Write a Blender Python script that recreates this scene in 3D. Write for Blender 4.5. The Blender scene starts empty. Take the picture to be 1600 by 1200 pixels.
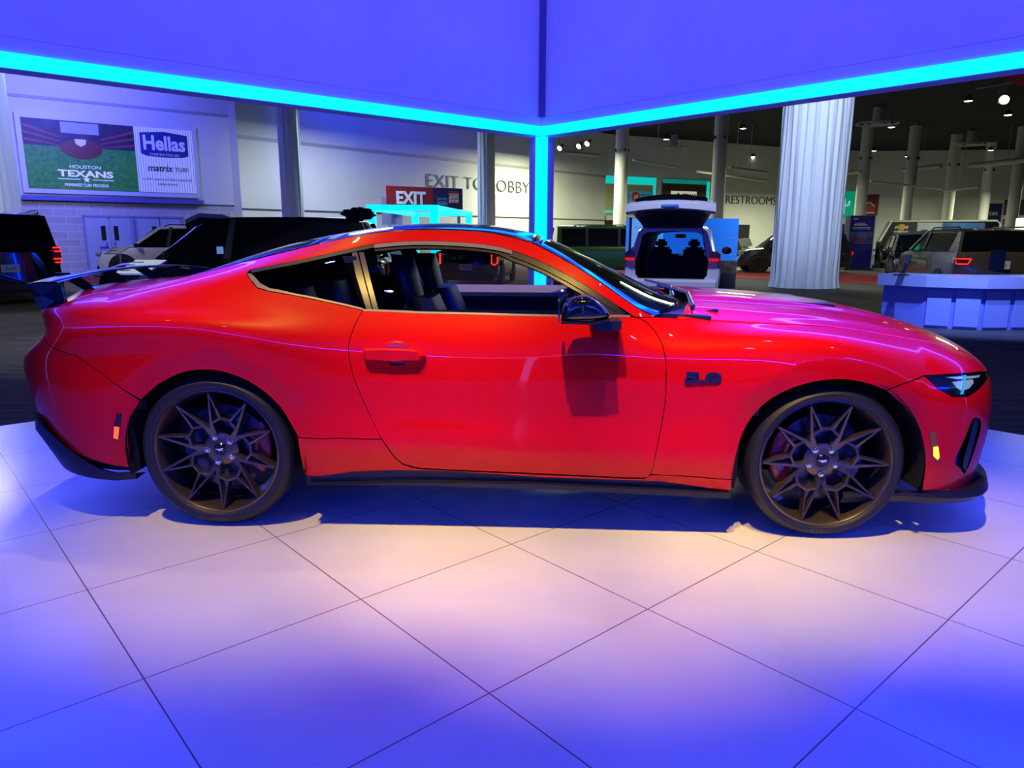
import bpy, bmesh, math, random
import numpy as np
from mathutils import Vector, Matrix
from mathutils.geometry import delaunay_2d_cdt
random.seed(7)
SC = bpy.context.scene
COL = SC.collection
PI = math.pi

# ------------------------------------------------------------------ camera
FPX, PITCH, ROLL, EYE = 1128.08, .20273, .00393, 1.31415
_F = np.array([0, math.cos(PITCH), -math.sin(PITCH)])
_U0 = np.array([0, math.sin(PITCH), math.cos(PITCH)]); _R0 = np.array([1., 0, 0])
CR = _R0*math.cos(ROLL) + _U0*math.sin(ROLL)
CU = -_R0*math.sin(ROLL) + _U0*math.cos(ROLL)
cam = bpy.data.cameras.new('camera'); cam.sensor_width = 36; cam.lens = FPX/1600*36
cam.clip_start = .05; cam.clip_end = 400
camo = bpy.data.objects.new('camera', cam); COL.objects.link(camo)
camo.matrix_world = Matrix(((CR[0], CU[0], -_F[0], 0), (CR[1], CU[1], -_F[1], 0), (CR[2], CU[2], -_F[2], EYE), (0, 0, 0, 1)))
SC.camera = camo
SC.view_settings.view_transform = 'Standard'; SC.view_settings.look = 'None'
SC.view_settings.gamma = 1; SC.view_settings.use_curve_mapping = False
SC.view_settings.exposure = 0.0

def ray(u, v): return _F + CR*(u-800)/FPX + CU*(600-v)/FPX
def at_z(u, v, z=0.):
    d = ray(u, v); return np.array([0, 0, EYE]) + d*((z-EYE)/d[2])
def at_y(u, v, y):
    d = ray(u, v); return np.array([0, 0, EYE]) + d*(y/d[1])
def on_wall(u, v, p0, p1):
    "where the sight line meets the vertical plane through plan points p0, p1"
    d = ray(u, v); n = np.array([p1[1]-p0[1], -(p1[0]-p0[0]), 0])
    t = (n[0]*p0[0]+n[1]*p0[1])/(n@d); return np.array([0, 0, EYE]) + d*t
def to_px(P):
    P = np.asarray(P, float); d = P-np.array([0, 0, EYE]); z = d@_F
    return np.stack([800+FPX*(d@CR)/z, 600-FPX*(d@CU)/z], -1)

# booth frame: platform axes A, B and the far corner
AX = np.array([.7490, .6626, 0]); BX = np.array([.6626, -.7490, 0])
CORNER = np.array([.33, 8.62, 0]); SIDE = 11.0
GZ = -.18          # hall carpet level, platform top is z = 0
CEIL = 8.5

# ------------------------------------------------------------------ world and lamps
W = bpy.data.worlds.new('world'); SC.world = W; W.use_nodes = True
W.node_tree.nodes['Background'].inputs[0].default_value = (.06, .07, .55, 1)
W.node_tree.nodes['Background'].inputs[1].default_value = .055

def lamp(name, kind, loc, target, energy, color, **kw):
    l = bpy.data.lights.new(name, kind); l.energy = energy; l.color = color
    for k, v in kw.items(): setattr(l, k, v)
    o = bpy.data.objects.new(name, l); COL.objects.link(o); o.location = loc
    if target is not None:
        d = Vector(target)-Vector(loc); o.rotation_euler = d.to_track_quat('-Z', 'Y').to_euler()
    return o
def booth(a, b, z=0.): return CORNER - AX*a + BX*b + np.array([0, 0, z])
WARM = (1, .66, .14); HALL = (.95, 1, .66)
# LED wash lamps on the booth's overhead truss, and warm spots aimed at the show car
for a, b, e in ((2, 2, 60), (2, 5.5, 50), (2, 9, 80), (5.5, 2, 50), (9, 2, 80), (5.5, 9.3, 95), (9.3, 5.5, 95), (9, 9, 60), (6.6, 4.4, 12), (4.4, 6.6, 12)):
    lamp('wash_light', 'SPOT', booth(a, b, 6.2), booth(a, b, 0), e, (.16, .32, 1), spot_size=math.radians(115), spot_blend=1., shadow_soft_size=.08)
for a, b in ((2, 0), (5, 0), (8, 0), (0, 2), (0, 5), (0, 8)):
    lamp('header_wash', 'SPOT', booth(a+(3.2 if b else .4), b+(3.2 if a else .4), 3.6), booth(a, b, 3.8), 190, (.115, .085, 1), spot_size=math.radians(120), spot_blend=1., shadow_soft_size=.06)
# added deep blue fill strips inside the header lines, boosting the light strips' glow
for a, b in ((5.5, .4), (.4, 5.5), (10.6, 5.5), (5.5, 10.6)):
    lamp('blue_fill_bar', 'AREA', booth(a, b, 2.35), booth(5.5, 5.5, .1), 180, (.0, .012, 1), shape='RECTANGLE', size=7.0, size_y=.08)
for p, t, e, ang, bl in (
        ((-1.6, 1.1, 5.9), (-.95, 3.05, .5), 1150, 27, 1.), ((-.5, .9, 5.9), (.35, 3.0, .3), 1350, 27, 1.),
        ((.3, 1.0, 5.9), (1.5, 3.05, .4), 1300, 25, 1.), ((.3, 6.6, 5.9), (.2, 4.6, 1.0), 700, 34, 1.), ((-2.4, 5.4, 5.9), (-1.5, 4.0, 1.0), 260, 36, 1.)):
    lamp('booth_spot', 'SPOT', p, t, e, WARM, spot_size=math.radians(ang), spot_blend=bl, shadow_soft_size=.03)
# the hall's own ceiling lamps; the spots and wall lamps after them are added
for p, e, c in [((-16, 20, 6.3), 480, (.66, .60, .85)), ((-7, 32.5, 6.3), 520, (.70, .80, 1)), ((3, 44, 6.3), 1500, HALL), ((14, 44, 5.2), 1200, HALL), ((24, 32, 5.0), 700, HALL), ((22, 54, 4.8), 1300, HALL), ((9, 27, 6.3), 260, HALL), ((36, 52, 4.8), 1500, HALL)]:
    lamp('hall_and_fill_light', 'AREA', p, (p[0], p[1], 0), e, c, shape='DISK', size=2.5)
lamp('hall_and_fill_light', 'SPOT', (7.2, 12.5, 6.8), (9.8, 15.4, .8), 700, HALL, spot_size=math.radians(60), spot_blend=1., shadow_soft_size=.08)  # added fill on the rear of the bronze car
lamp('hall_and_fill_light', 'SPOT', (2.2, 10.6, 6.6), (3.4, 15.2, .9), 1500, (.62, .66, 1), spot_size=math.radians(42), spot_blend=1., shadow_soft_size=.08)  # extra spot put in to brighten the white hatchback
lamp('hall_and_fill_light', 'SPOT', (6.5, 22, 6.6), (3.2, 27.2, .9), 900, HALL, spot_size=math.radians(55), spot_blend=1., shadow_soft_size=.08)  # extra spot put in for the green off-roader
lamp('hall_and_fill_light', 'SPOT', (-6.2, 7.6, 6.8), (-4.9, 9.8, .8), 900, (.85, .95, .95), spot_size=math.radians(50), spot_blend=1., shadow_soft_size=.08)  # added spot so the tilted info sign reads white
lamp('hall_and_fill_light', 'SPOT', (-9.0, 9.5, 6.8), (-8.5, 11.5, 0), 500, (.8, .9, .75), spot_size=math.radians(80), spot_blend=1., shadow_soft_size=.08)  # added fill over the carpet at the left
lamp('drape_fill', 'SPOT', (6.2, 14.5, 7.4), (8.9, 21.8, 3.0), 3600, (.55, .68, 1), spot_size=math.radians(48), spot_blend=.8, shadow_soft_size=.2)  # added spot to brighten the broad right drape, no known fitting
lamp('drape_fill', 'SPOT', (-8.5, 15.5, 7.4), (-15.8, 22.2, 3.0), 2600, (.50, .62, 1), spot_size=math.radians(50), spot_blend=.8, shadow_soft_size=.2)  # same kind of added fill for the left drape
lamp('wall_fill', 'AREA', (-13.5, 24, 7.6), (-19, 27, 6.5), 1400, (.10, .11, 1), shape='SQUARE', size=2.)  # added lamp standing in for blue spill on the left wall
lamp('wall_fill', 'AREA', (-4, 36, 8.1), (-6, 41, 7.6), 260, (.01, .02, 1), shape='RECTANGLE', size=10, size_y=.5)  # added lamp in place of booth spill high on the back wall

# ------------------------------------------------------------------ materials
_M = {}
def mat(name, col=(.5, .5, .5), rough=.5, metal=0., coat=0., emit=None, es=1., alpha=1., spec=.5, noise=0., nscale=8., bump=0., coat_rough=.02, ior=1.5):
    if name in _M: return _M[name]
    m = bpy.data.materials.new(name); m.use_nodes = True; nt = m.node_tree; b = nt.nodes['Principled BSDF']
    b.inputs['Base Color'].default_value = (*col, 1); b.inputs['Roughness'].default_value = rough
    b.inputs['Metallic'].default_value = metal; b.inputs['Coat Weight'].default_value = coat
    b.inputs['Coat Roughness'].default_value = coat_rough; b.inputs['Alpha'].default_value = alpha
    b.inputs['Specular IOR Level'].default_value = spec; b.inputs['IOR'].default_value = ior
    if emit: b.inputs['Emission Color'].default_value = (*emit, 1); b.inputs['Emission Strength'].default_value = es
    if noise or bump:
        tc = nt.nodes.new('ShaderNodeTexCoord'); n = nt.nodes.new('ShaderNodeTexNoise'); n.inputs['Scale'].default_value = nscale; n.inputs['Detail'].default_value = 6
        nt.links.new(tc.outputs['Object'], n.inputs['Vector'])
        if noise:
            r = nt.nodes.new('ShaderNodeValToRGB'); e = r.color_ramp.elements
            e[0].position = .3; e[1].position = .7
            e[0].color = (*[c*(1-noise) for c in col], 1); e[1].color = (*[min(1, c*(1+noise)) for c in col], 1)
            nt.links.new(n.outputs['Fac'], r.inputs['Fac']); nt.links.new(r.outputs['Color'], b.inputs['Base Color'])
        if bump:
            bp = nt.nodes.new('ShaderNodeBump'); bp.inputs['Strength'].default_value = bump; bp.inputs['Distance'].default_value = .01
            nt.links.new(n.outputs['Fac'], bp.inputs['Height']); nt.links.new(bp.outputs['Normal'], b.inputs['Normal'])
    _M[name] = m; return m
def glass(name, tint=(.6, .7, .75), rough=.0, refl=1.):
    if name in _M: return _M[name]
    m = bpy.data.materials.new(name); m.use_nodes = True; nt = m.node_tree; nt.nodes.clear()
    o = nt.nodes.new('ShaderNodeOutputMaterial'); mx = nt.nodes.new('ShaderNodeMixShader'); t = nt.nodes.new('ShaderNodeBsdfTransparent'); g = nt.nodes.new('ShaderNodeBsdfGlossy')
    lw = nt.nodes.new('ShaderNodeLayerWeight'); lw.inputs['Blend'].default_value = .5
    pw_ = nt.nodes.new('ShaderNodeMath'); pw_.operation = 'POWER'; pw_.inputs[1].default_value = 5; nt.links.new(lw.outputs['Facing'], pw_.inputs[0])
    f = nt.nodes.new('ShaderNodeMath'); f.operation = 'MULTIPLY_ADD'; f.inputs[1].default_value = .96; f.inputs[2].default_value = .04; nt.links.new(pw_.outputs[0], f.inputs[0])
    t.inputs[0].default_value = (*tint, 1); g.inputs['Roughness'].default_value = rough; g.inputs[0].default_value = (refl, refl, refl, 1)
    nt.links.new(f.outputs[0], mx.inputs[0]); nt.links.new(t.outputs[0], mx.inputs[1]); nt.links.new(g.outputs[0], mx.inputs[2]); nt.links.new(mx.outputs[0], o.inputs[0])
    _M[name] = m; return m
def emis(name, col, s=1.):
    if name in _M: return _M[name]
    return mat(name, (0.02, .02, .02), emit=col, es=s)

# ------------------------------------------------------------------ object helpers
def tag(o, label=None, cat=None, group=None, kind=None):
    if label: o['label'] = label
    if cat: o['category'] = cat
    if group: o['group'] = group
    if kind: o['kind'] = kind
    return o
def link(o, parent=None):
    COL.objects.link(o)
    if parent is not None: o.parent = parent
    return o
def empty(name, loc=(0, 0, 0), rz=0.):
    o = bpy.data.objects.new(name, None); COL.objects.link(o); o.location = Vector([float(c) for c in loc]); o.rotation_euler = (0, 0, rz); o.empty_display_size = .1
    return o
def thing(name, label, cat, loc=(0, 0, 0), rz=0., group=None): return tag(empty(name, loc, rz), label, cat, group)
def mesh_obj(name, V, F, material, parent=None, smooth=None, normals=None):
    me = bpy.data.meshes.new(name); me.from_pydata([tuple(map(float, v)) for v in V], [], [tuple(map(int, f)) for f in F]); me.update()
    if material is not None: me.materials.append(material)
    if normals is not None:
        me.polygons.foreach_set('use_smooth', [True]*len(me.polygons)); me.normals_split_custom_set_from_vertices([tuple(map(float, n)) for n in normals])
    elif smooth is not None:
        bm = bmesh.new(); bm.from_mesh(me); th = math.radians(smooth)
        for f in bm.faces: f.smooth = True
        for e in bm.edges:
            if len(e.link_faces) == 2: e.smooth = e.calc_face_angle(0) < th
        bm.to_mesh(me); bm.free()
    return link(bpy.data.objects.new(name, me), parent)
def copy_tree(o, parent=None):
    c = o.copy(); COL.objects.link(c); c.parent = parent
    for ch in [x for x in bpy.data.objects if x.parent == o]: copy_tree(ch, c)
    return c

class MB:
    "collects shapes, then links them as one mesh"
    def __init__(s): s.V = []; s.F = []; s.M = Matrix.Identity(4)
    def add(s, V, F, M=None):
        n = len(s.V); T = s.M if M is None else s.M @ M
        s.V += [tuple(T @ Vector([float(c) for c in v])) for v in V]; s.F += [tuple(i+n for i in f) for f in F]; return s
    def box(s, c, d, rz=0., M=None, bev=0.):
        x, y, z = [k/2 for k in d]
        if bev > 0:
            bm = bmesh.new(); bmesh.ops.create_cube(bm, size=1)
            bmesh.ops.scale(bm, vec=Vector(d), verts=bm.verts); bmesh.ops.bevel(bm, geom=bm.edges[:], offset=bev, segments=2, affect='EDGES')
            bm.verts.ensure_lookup_table(); V = [v.co[:] for v in bm.verts]; F = [[v.index for v in f.verts] for f in bm.faces]; bm.free()
        else:
            V = [(-x, -y, -z), (x, -y, -z), (x, y, -z), (-x, y, -z), (-x, -y, z), (x, -y, z), (x, y, z), (-x, y, z)]
            F = [(0, 3, 2, 1), (4, 5, 6, 7), (0, 1, 5, 4), (1, 2, 6, 5), (2, 3, 7, 6), (3, 0, 4, 7)]
        T = Matrix.Translation(Vector([float(k) for k in c])) @ Matrix.Rotation(rz, 4, 'Z')
        if M is not None: T = M @ T
        return s.add(V, F, T)
    def ring_loft(s, rings, cap=True, closed=True):
        V = [p for r in rings for p in r]; n = len(rings[0]); F = []
        for i in range(len(rings)-1):
            for j in range(n if closed else n-1):
                k = (j+1) % n; F.append((i*n+j, i*n+k, (i+1)*n+k, (i+1)*n+j))
        if cap: F.append(tuple(range(n-1, -1, -1))); F.append(tuple(range((len(rings)-1)*n, len(rings)*n)))
        return s.add(V, F)
    def tube(s, pts, r, n=10, cap=True):
        pts = [Vector([float(c) for c in p]) for p in pts]; rr = r if hasattr(r, '__len__') else [r]*len(pts)
        rings = []; up = Vector((0, 0, 1))
        for i, p in enumerate(pts):
            t = (pts[min(i+1, len(pts)-1)]-pts[max(i-1, 0)]).normalized()
            a = t.cross(up)
            if a.length < 1e-3: a = t.cross(Vector((0, 1, 0)))
            a.normalize(); b = a.cross(t)
            rings.append([tuple(p+(a*math.cos(q)+b*math.sin(q))*rr[i]) for q in [2*PI*k/n for k in range(n)]])
        return s.ring_loft(rings, cap)
    def lathe(s, prof, n=32, M=None, closed=False):
        "prof = (radius, height) about local Z"
        V = []; F = []
        m = len(prof)
        for j in range(n):
            q = 2*PI*j/n; V += [(r*math.cos(q), r*math.sin(q), h) for r, h in prof]
        for j in range(n):
            k = (j+1) % n
            for i in range(m if closed else m-1):
                i2 = (i+1) % m; F.append((j*m+i, k*m+i, k*m+i2, j*m+i2))
        return s.add(V, F, M)
    def prism(s, poly, d0, d1, plane='XZ', M=None):
        "poly in the named plane, extruded along the third axis from d0 to d1"
        def P(a, b, d): return {'XZ': (a, d, b), 'XY': (a, b, d), 'YZ': (d, a, b)}[plane]
        n = len(poly); V = [P(a, b, d0) for a, b in poly]+[P(a, b, d1) for a, b in poly]
        F = [tuple(range(n)), tuple(range(2*n-1, n-1, -1))]+[(i, i+n, (i+1) % n+n, (i+1) % n) for i in range(n)]
        return s.add(V, F, M)
    def grid(s, fn, nu, nv, M=None):
        V = [fn(i/nu, j/nv) for i in range(nu+1) for j in range(nv+1)]
        F = [(i*(nv+1)+j, (i+1)*(nv+1)+j, (i+1)*(nv+1)+j+1, i*(nv+1)+j+1) for i in range(nu) for j in range(nv)]
        return s.add(V, F, M)
    def ball(s, c, r, n=12, M=None):
        r = r if hasattr(r, '__len__') else (r, r, r)
        V = []; F = []
        for i in range(n+1):
            a = PI*i/n
            for j in range(2*n):
                b = PI*j/n; V.append((c[0]+r[0]*math.sin(a)*math.cos(b), c[1]+r[1]*math.sin(a)*math.sin(b), c[2]+r[2]*math.cos(a)))
        for i in range(n):
            for j in range(2*n): F.append((i*2*n+j, (i+1)*2*n+j, (i+1)*2*n+(j+1) % (2*n), i*2*n+(j+1) % (2*n)))
        return s.add(V, F, M)
    def build(s, name, material, parent=None, smooth=None, kind=None):
        bm = bmesh.new(); me0 = bpy.data.meshes.new('t'); me0.from_pydata(s.V, [], s.F); bm.from_mesh(me0); bpy.data.meshes.remove(me0)
        bmesh.ops.remove_doubles(bm, verts=bm.verts, dist=1e-5)
        bmesh.ops.recalc_face_normals(bm, faces=bm.faces)
        me = bpy.data.meshes.new(name)
        if smooth is not None:
            th = math.radians(smooth)
            for f in bm.faces: f.smooth = True
            for e in bm.edges:
                if len(e.link_faces) == 2: e.smooth = e.calc_face_angle(0) < th
        bm.to_mesh(me); bm.free()
        if material is not None: me.materials.append(material)
        o = link(bpy.data.objects.new(name, me), parent)
        if kind: o['kind'] = kind
        return o
def frame_M(o, x, z=(0, 0, 1)):
    "matrix with origin o, local X along x, local Z along z, local Y = Z x X"
    x = Vector([float(c) for c in x]).normalized(); z = Vector([float(c) for c in z]).normalized(); y = z.cross(x).normalized(); z = x.cross(y)
    return Matrix(((x[0], y[0], z[0], float(o[0])), (x[1], y[1], z[1], float(o[1])), (x[2], y[2], z[2], float(o[2])), (0, 0, 0, 1)))
def text_mesh(body, size, depth=.002, shear=0., bold=0., align='CENTER', width=1.):
    c = bpy.data.curves.new('t', 'FONT'); c.body = body; c.size = size; c.extrude = depth; c.shear = shear; c.offset = bold
    c.align_x = align; c.align_y = 'CENTER'; c.resolution_u = 3
    o = bpy.data.objects.new('t', c); COL.objects.link(o); bpy.context.view_layer.update()
    me = bpy.data.meshes.new_from_object(o.evaluated_get(bpy.context.evaluated_depsgraph_get()))
    bpy.data.objects.remove(o); bpy.data.curves.remove(c)
    for v in me.vertices: v.co.x *= width
    return me
def text_on(name, body, M, w, h, material, parent, depth=.003, shear=0., bold=0.):
    "lettering fitted to w x h, centred on the origin of M, reading along X with Y up and facing +Z"
    me = text_mesh(body, 1., .5, shear, bold)
    xs = [v.co.x for v in me.vertices]; ys = [v.co.y for v in me.vertices]
    cx, cy = (min(xs)+max(xs))/2, (min(ys)+max(ys))/2; sx = w/(max(xs)-min(xs)); sy = h/(max(ys)-min(ys))
    for v in me.vertices: v.co = M @ Vector(((v.co.x-cx)*sx, (v.co.y-cy)*sy, v.co.z*2*depth))
    me.name = name; me.materials.clear(); me.materials.append(material)
    return link(bpy.data.objects.new(name, me), parent)
# ================================================================== THE HALL AND THE BOOTH
AW = Vector(AX); BW = Vector(BX)
def struct(o): o['kind'] = 'structure'; return o
# carpet
cm = mat('carpet', (.060, .058, .050), .9); nt = cm.node_tree; b = nt.nodes['Principled BSDF']
tc = nt.nodes.new('ShaderNodeTexCoord'); mp = nt.nodes.new('ShaderNodeMapping'); mp.inputs['Scale'].default_value = (.9, 6, 1); nz = nt.nodes.new('ShaderNodeTexNoise'); nz.inputs['Scale'].default_value = 2.2; nz.inputs['Detail'].default_value = 8
rp = nt.nodes.new('ShaderNodeValToRGB'); rp.color_ramp.elements[0].position = .38; rp.color_ramp.elements[1].position = .62; rp.color_ramp.elements[0].color = (.035, .037, .040, 1); rp.color_ramp.elements[1].color = (.10, .092, .075, 1)
nt.links.new(tc.outputs['Object'], mp.inputs[0]); nt.links.new(mp.outputs[0], nz.inputs['Vector']); nt.links.new(nz.outputs[0], rp.inputs[0]); nt.links.new(rp.outputs[0], b.inputs['Base Color'])
mb = MB(); mb.add([(-45, -14, GZ), (75, -14, GZ), (75, 75, GZ), (-45, 75, GZ), (-45, -14, GZ-.3), (75, -14, GZ-.3), (75, 75, GZ-.3), (-45, 75, GZ-.3)], [(0, 1, 2, 3), (4, 7, 6, 5), (0, 4, 5, 1), (1, 5, 6, 2), (2, 6, 7, 3), (3, 7, 4, 0)])
struct(mb.build('floor', cm))
mb = MB(); mb.box((15, 30.5, CEIL+.15), (120, 89, .3)); struct(mb.build('ceiling', mat('ceiling_black', (.002, .002, .012), .9)))
# show platform: glossy white tiles
pm = mat('platform_tile', (.86, .86, .88), .30, coat=.25, coat_rough=.12); nt = pm.node_tree; b = nt.nodes['Principled BSDF']
tc = nt.nodes.new('ShaderNodeTexCoord'); sep = nt.nodes.new('ShaderNodeSeparateXYZ'); nt.links.new(tc.outputs['Object'], sep.inputs[0])
TILE = .73966
def line_mask(sock, off):
    a = nt.nodes.new('ShaderNodeMath'); a.operation = 'ADD'; a.inputs[1].default_value = off; nt.links.new(sock, a.inputs[0])
    p = nt.nodes.new('ShaderNodeMath'); p.operation = 'PINGPONG'; p.inputs[1].default_value = TILE/2; nt.links.new(a.outputs[0], p.inputs[0])
    g = nt.nodes.new('ShaderNodeMath'); g.operation = 'LESS_THAN'; g.inputs[1].default_value = .0022; nt.links.new(p.outputs[0], g.inputs[0]); return g.outputs[0]
PC = CORNER+(-AX+BX)*.22; PO = np.array([-2.64144, 2.57224, 0])
oa = float((PC-PO)@AX); ob = float((PC-PO)@BX)     # object space: x = -A from corner, y = B
ma = line_mask(sep.outputs[0], -oa); mb_ = line_mask(sep.outputs[1], ob)
mx = nt.nodes.new('ShaderNodeMath'); mx.operation = 'MAXIMUM'; nt.links.new(ma, mx.inputs[0]); nt.links.new(mb_, mx.inputs[1])
nz = nt.nodes.new('ShaderNodeTexNoise'); nz.inputs['Scale'].default_value = 1.3; nz.inputs['Detail'].default_value = 5; nt.links.new(tc.outputs['Object'], nz.inputs['Vector'])
rp = nt.nodes.new('ShaderNodeValToRGB'); rp.color_ramp.elements[0].color = (.74, .73, .74, 1); rp.color_ramp.elements[1].color = (.86, .85, .86, 1); rp.color_ramp.elements[0].position = .35; rp.color_ramp.elements[1].position = .65; nt.links.new(nz.outputs[0], rp.inputs[0])
mc = nt.nodes.new('ShaderNodeMixRGB'); mc.inputs[2].default_value = (.10, .09, .12, 1); nt.links.new(mx.outputs[0], mc.inputs[0]); nt.links.new(rp.outputs[0], mc.inputs[1]); nt.links.new(mc.outputs[0], b.inputs['Base Color'])
mr = nt.nodes.new('ShaderNodeMapRange'); mr.inputs[3].default_value = .24; mr.inputs[4].default_value = .40; nt.links.new(nz.outputs[0], mr.inputs[0]); nt.links.new(mr.outputs[0], b.inputs['Roughness'])
mb = MB(); mb.box((SIDE/2-.22, SIDE/2-.22, (GZ)/2), (SIDE-.44, SIDE-.44, -GZ), bev=.006)
pl = mb.build('display_platform', pm, smooth=None); pl.matrix_world = Matrix(((-AX[0], BX[0], 0, PC[0]), (-AX[1], BX[1], 0, PC[1]), (0, 0, 1, 0), (0, 0, 0, 1)))
# (a left-handed frame would mirror the mesh; it is symmetric, so rebuild with a proper rotation instead)
ang = math.atan2(-AX[1], -AX[0]); pl.matrix_world = Matrix.Translation(Vector(PC)) @ Matrix.Rotation(ang, 4, 'Z')
_l = np.array([math.cos(ang+PI/2), math.sin(ang+PI/2), 0]); sgn = 1 if _l@BX > 0 else -1
if sgn < 0:
    for v in pl.data.vertices: v.co.y *= -1
    pl.data.flip_normals()
    for n_ in nt.nodes:
        if n_.type == 'MATH' and n_.operation == 'ADD' and abs(n_.inputs[1].default_value-ob) < 1e-6: n_.inputs[1].default_value = -ob
tag(pl, 'low white tiled square platform under the red coupe', 'platform')

# booth frame with LED lines
FRAME = mat('booth_frame', (.75, .74, .8), .45); FABRIC = mat('stretched_fabric', (.78, .77, .8), .85, bump=.15, nscale=3.0, noise=.03)
NEON = emis('led_cyan', (0, 1.25, 7.0), 1.0); NEON.node_tree.nodes['Principled BSDF'].inputs['Base Color'].default_value = (.02, .02, .02, 1)
LF = 1
bt = thing('booth_frame', 'huge square overhead booth frame with white fabric headers and glowing cyan light lines', 'frame', tuple(CORNER+np.array([0, 0, 0])))
def bp(a, b, z): p = -AX*a+BX*b; return Vector((p[0], p[1], z))
corners = [(0, 0), (SIDE, 0), (SIDE, SIDE), (0, SIDE)]; ctr = np.array([SIDE/2, SIDE/2])
HB, HN, HT = 2.40, 2.505, 5.4
for k in range(4):
    a0 = np.array(corners[k], float); a1 = np.array(corners[(k+1) % 4], float); d = (a1-a0)/SIDE; inn = np.array([-d[1], d[0]]); inn = inn if inn@(ctr-(a0+a1)/2) > 0 else -inn
    def slab(off0, off1, z0, z1, s0=.1, s1=.1):
        q = [a0+d*s0+inn*off0, a1-d*s1+inn*off0, a1-d*s1+inn*off1, a0+d*s0+inn*off1]
        V = [bp(p[0], p[1], z) for z in (z0, z1) for p in q]; m = MB(); m.add([tuple(v) for v in V], [(0, 3, 2, 1), (4, 5, 6, 7), (0, 1, 5, 4), (1, 2, 6, 5), (2, 3, 7, 6), (3, 0, 4, 7)]); return m
    m = slab(-.10, .10, HB+.004, HN+.10); beam = m.build('header_beam', FRAME, bt)
    slab(.101, .112, HB+.008, HN, .1, .1).build('light_strip', NEON, beam)
    slab(-.02, .092, HN+.104, HT).build('header_panel', FABRIC, bt)
    # post at a0
    m = MB(); c = bp(a0[0], a0[1], 0); M = Matrix.Translation(c) @ Matrix.Rotation(math.atan2(AX[1], AX[0]), 4, 'Z')
    m.box((0, 0, (HT+GZ)/2), (.2, .2, HT-GZ), M=M); post = m.build('corner_post', FRAME, bt); m = MB(); m.box((0, 0, (HT+HN+.1)/2), (.29, .29, HT-HN-.1), M=M); m.build('seam_strip', mat('seam_navy', (.10, .10, .30), .5), bt)
    u = (ctr-a0); 
    for q, w in ((np.array([np.sign(u[0]), 0]), np.array([0, np.sign(u[1])])), (np.array([0, np.sign(u[1])]), np.array([np.sign(u[0]), 0]))):
        # strip on the face with normal q, hugging the inner edge
        c2 = a0+q*.106+w*.060; V = []
        for z in (GZ, HN):
            for e1, e2 in ((-.006, -.045), (.006, -.045), (.006, .046), (-.006, .046)):
                p = c2+q*e1+w*e2; V.append(tuple(bp(p[0], p[1], z)))
        m = MB(); m.add(V, [(0, 3, 2, 1), (4, 5, 6, 7), (0, 1, 5, 4), (1, 2, 6, 5), (2, 3, 7, 6), (3, 0, 4, 7)]); m.build('light_strip', NEON, post)

# walls of the hall
WALLM = mat('painted_wall', (.62, .62, .60), .8, noise=.05, nscale=.5)
PWALL = {}
def wall(name, p0, p1, z1=CEIL, z0=GZ, m=WALLM, t=.3):
    p0 = np.array([*p0, 0.]); p1 = np.array([*p1, 0.]); d = (p1-p0)/np.linalg.norm(p1-p0); n = np.array([d[1], -d[0], 0])
    if n@(np.array([0, 0, 0])-p0) < 0: n = -n
    mb = MB(); q = [p0, p1, p1-n*t, p0-n*t]; mb.add([(*p[:2], z) for z in (z0, z1) for p in q], [(0, 3, 2, 1), (4, 5, 6, 7), (0, 1, 5, 4), (1, 2, 6, 5), (2, 3, 7, 6), (3, 0, 4, 7)])
    PWALL[name] = (p0, p1, n); return struct(mb.build(name, m))
W1a, W1b = (-33, 15.45), (-11.9, 31.75)
W2a, W2b = (-12.4, 32.8), (6.9, 54.5)
W3b = (22.2, 62); W4b = (30, 64.5); W5b = (41, 63); W6b = (64, 60)
wall('wall_left', W1a, W1b, z0=2.5)
brick = mat('painted_block', (.42, .37, .36), .8); nt = brick.node_tree; b = nt.nodes['Principled BSDF']
tc = nt.nodes.new('ShaderNodeTexCoord'); mp = nt.nodes.new('ShaderNodeMapping'); mp.inputs['Rotation'].default_value = (0, 0, 0); bk = nt.nodes.new('ShaderNodeTexBrick')
bk.inputs['Scale'].default_value = 1; bk.inputs['Brick Width'].default_value = .8; bk.inputs['Row Height'].default_value = .28; bk.inputs['Mortar Size'].default_value = .012
bk.inputs['Color1'].default_value = (.40, .35, .34, 1); bk.inputs['Color2'].default_value = (.47, .42, .41, 1); bk.inputs['Mortar'].default_value = (.60, .56, .54, 1)
nt.links.new(tc.outputs['Object'], bk.inputs['Vector']); nt.links.new(bk.outputs[0], b.inputs['Base Color'])
def local_wall(name, key, z0, z1, m, out=.0, t=.3):
    "wall slab with its own frame (X along, Y up) so the block pattern follows it"
    p0, p1, n = PWALL[key]; L = np.linalg.norm(p1-p0); M = frame_M((*(p0+n*out)[:2], 0), p1-p0, n)
    if (M.to_3x3() @ Vector((0, 1, 0))).z < 0: M = frame_M((*(p1+n*out)[:2], 0), p0-p1, n)
    mb = MB(); mb.box((L/2, (z0+z1)/2, -t/2), (L, z1-z0, t)); o = mb.build(name, m); o.matrix_world = M; return struct(o)
local_wall('wall_left_lower', 'wall_left', GZ, 2.5, brick, .02)
wall('wall_return', W1b, W2a)
wall('wall_back', W2a, W2b); wall('wall_right', W2b, W3b); wall('wall_right_2', W3b, W4b); wall('wall_right_3', W4b, W5b); wall('wall_right_4', W5b, W6b)
wall('wall_far_left', (-33, 15.45), (-45, 0)); wall('wall_behind', (-45, -14), (75, -14)); wall('wall_side', (64, 60), (75, -14))
for key, u0, u1, v, nm in (('wall_back', 370, 940, 1, 'trim_1'),):
    local_wall(nm, key, 2.40, 2.47, mat('trim_dark', (.05, .05, .06), .6), .03, .02)
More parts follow.
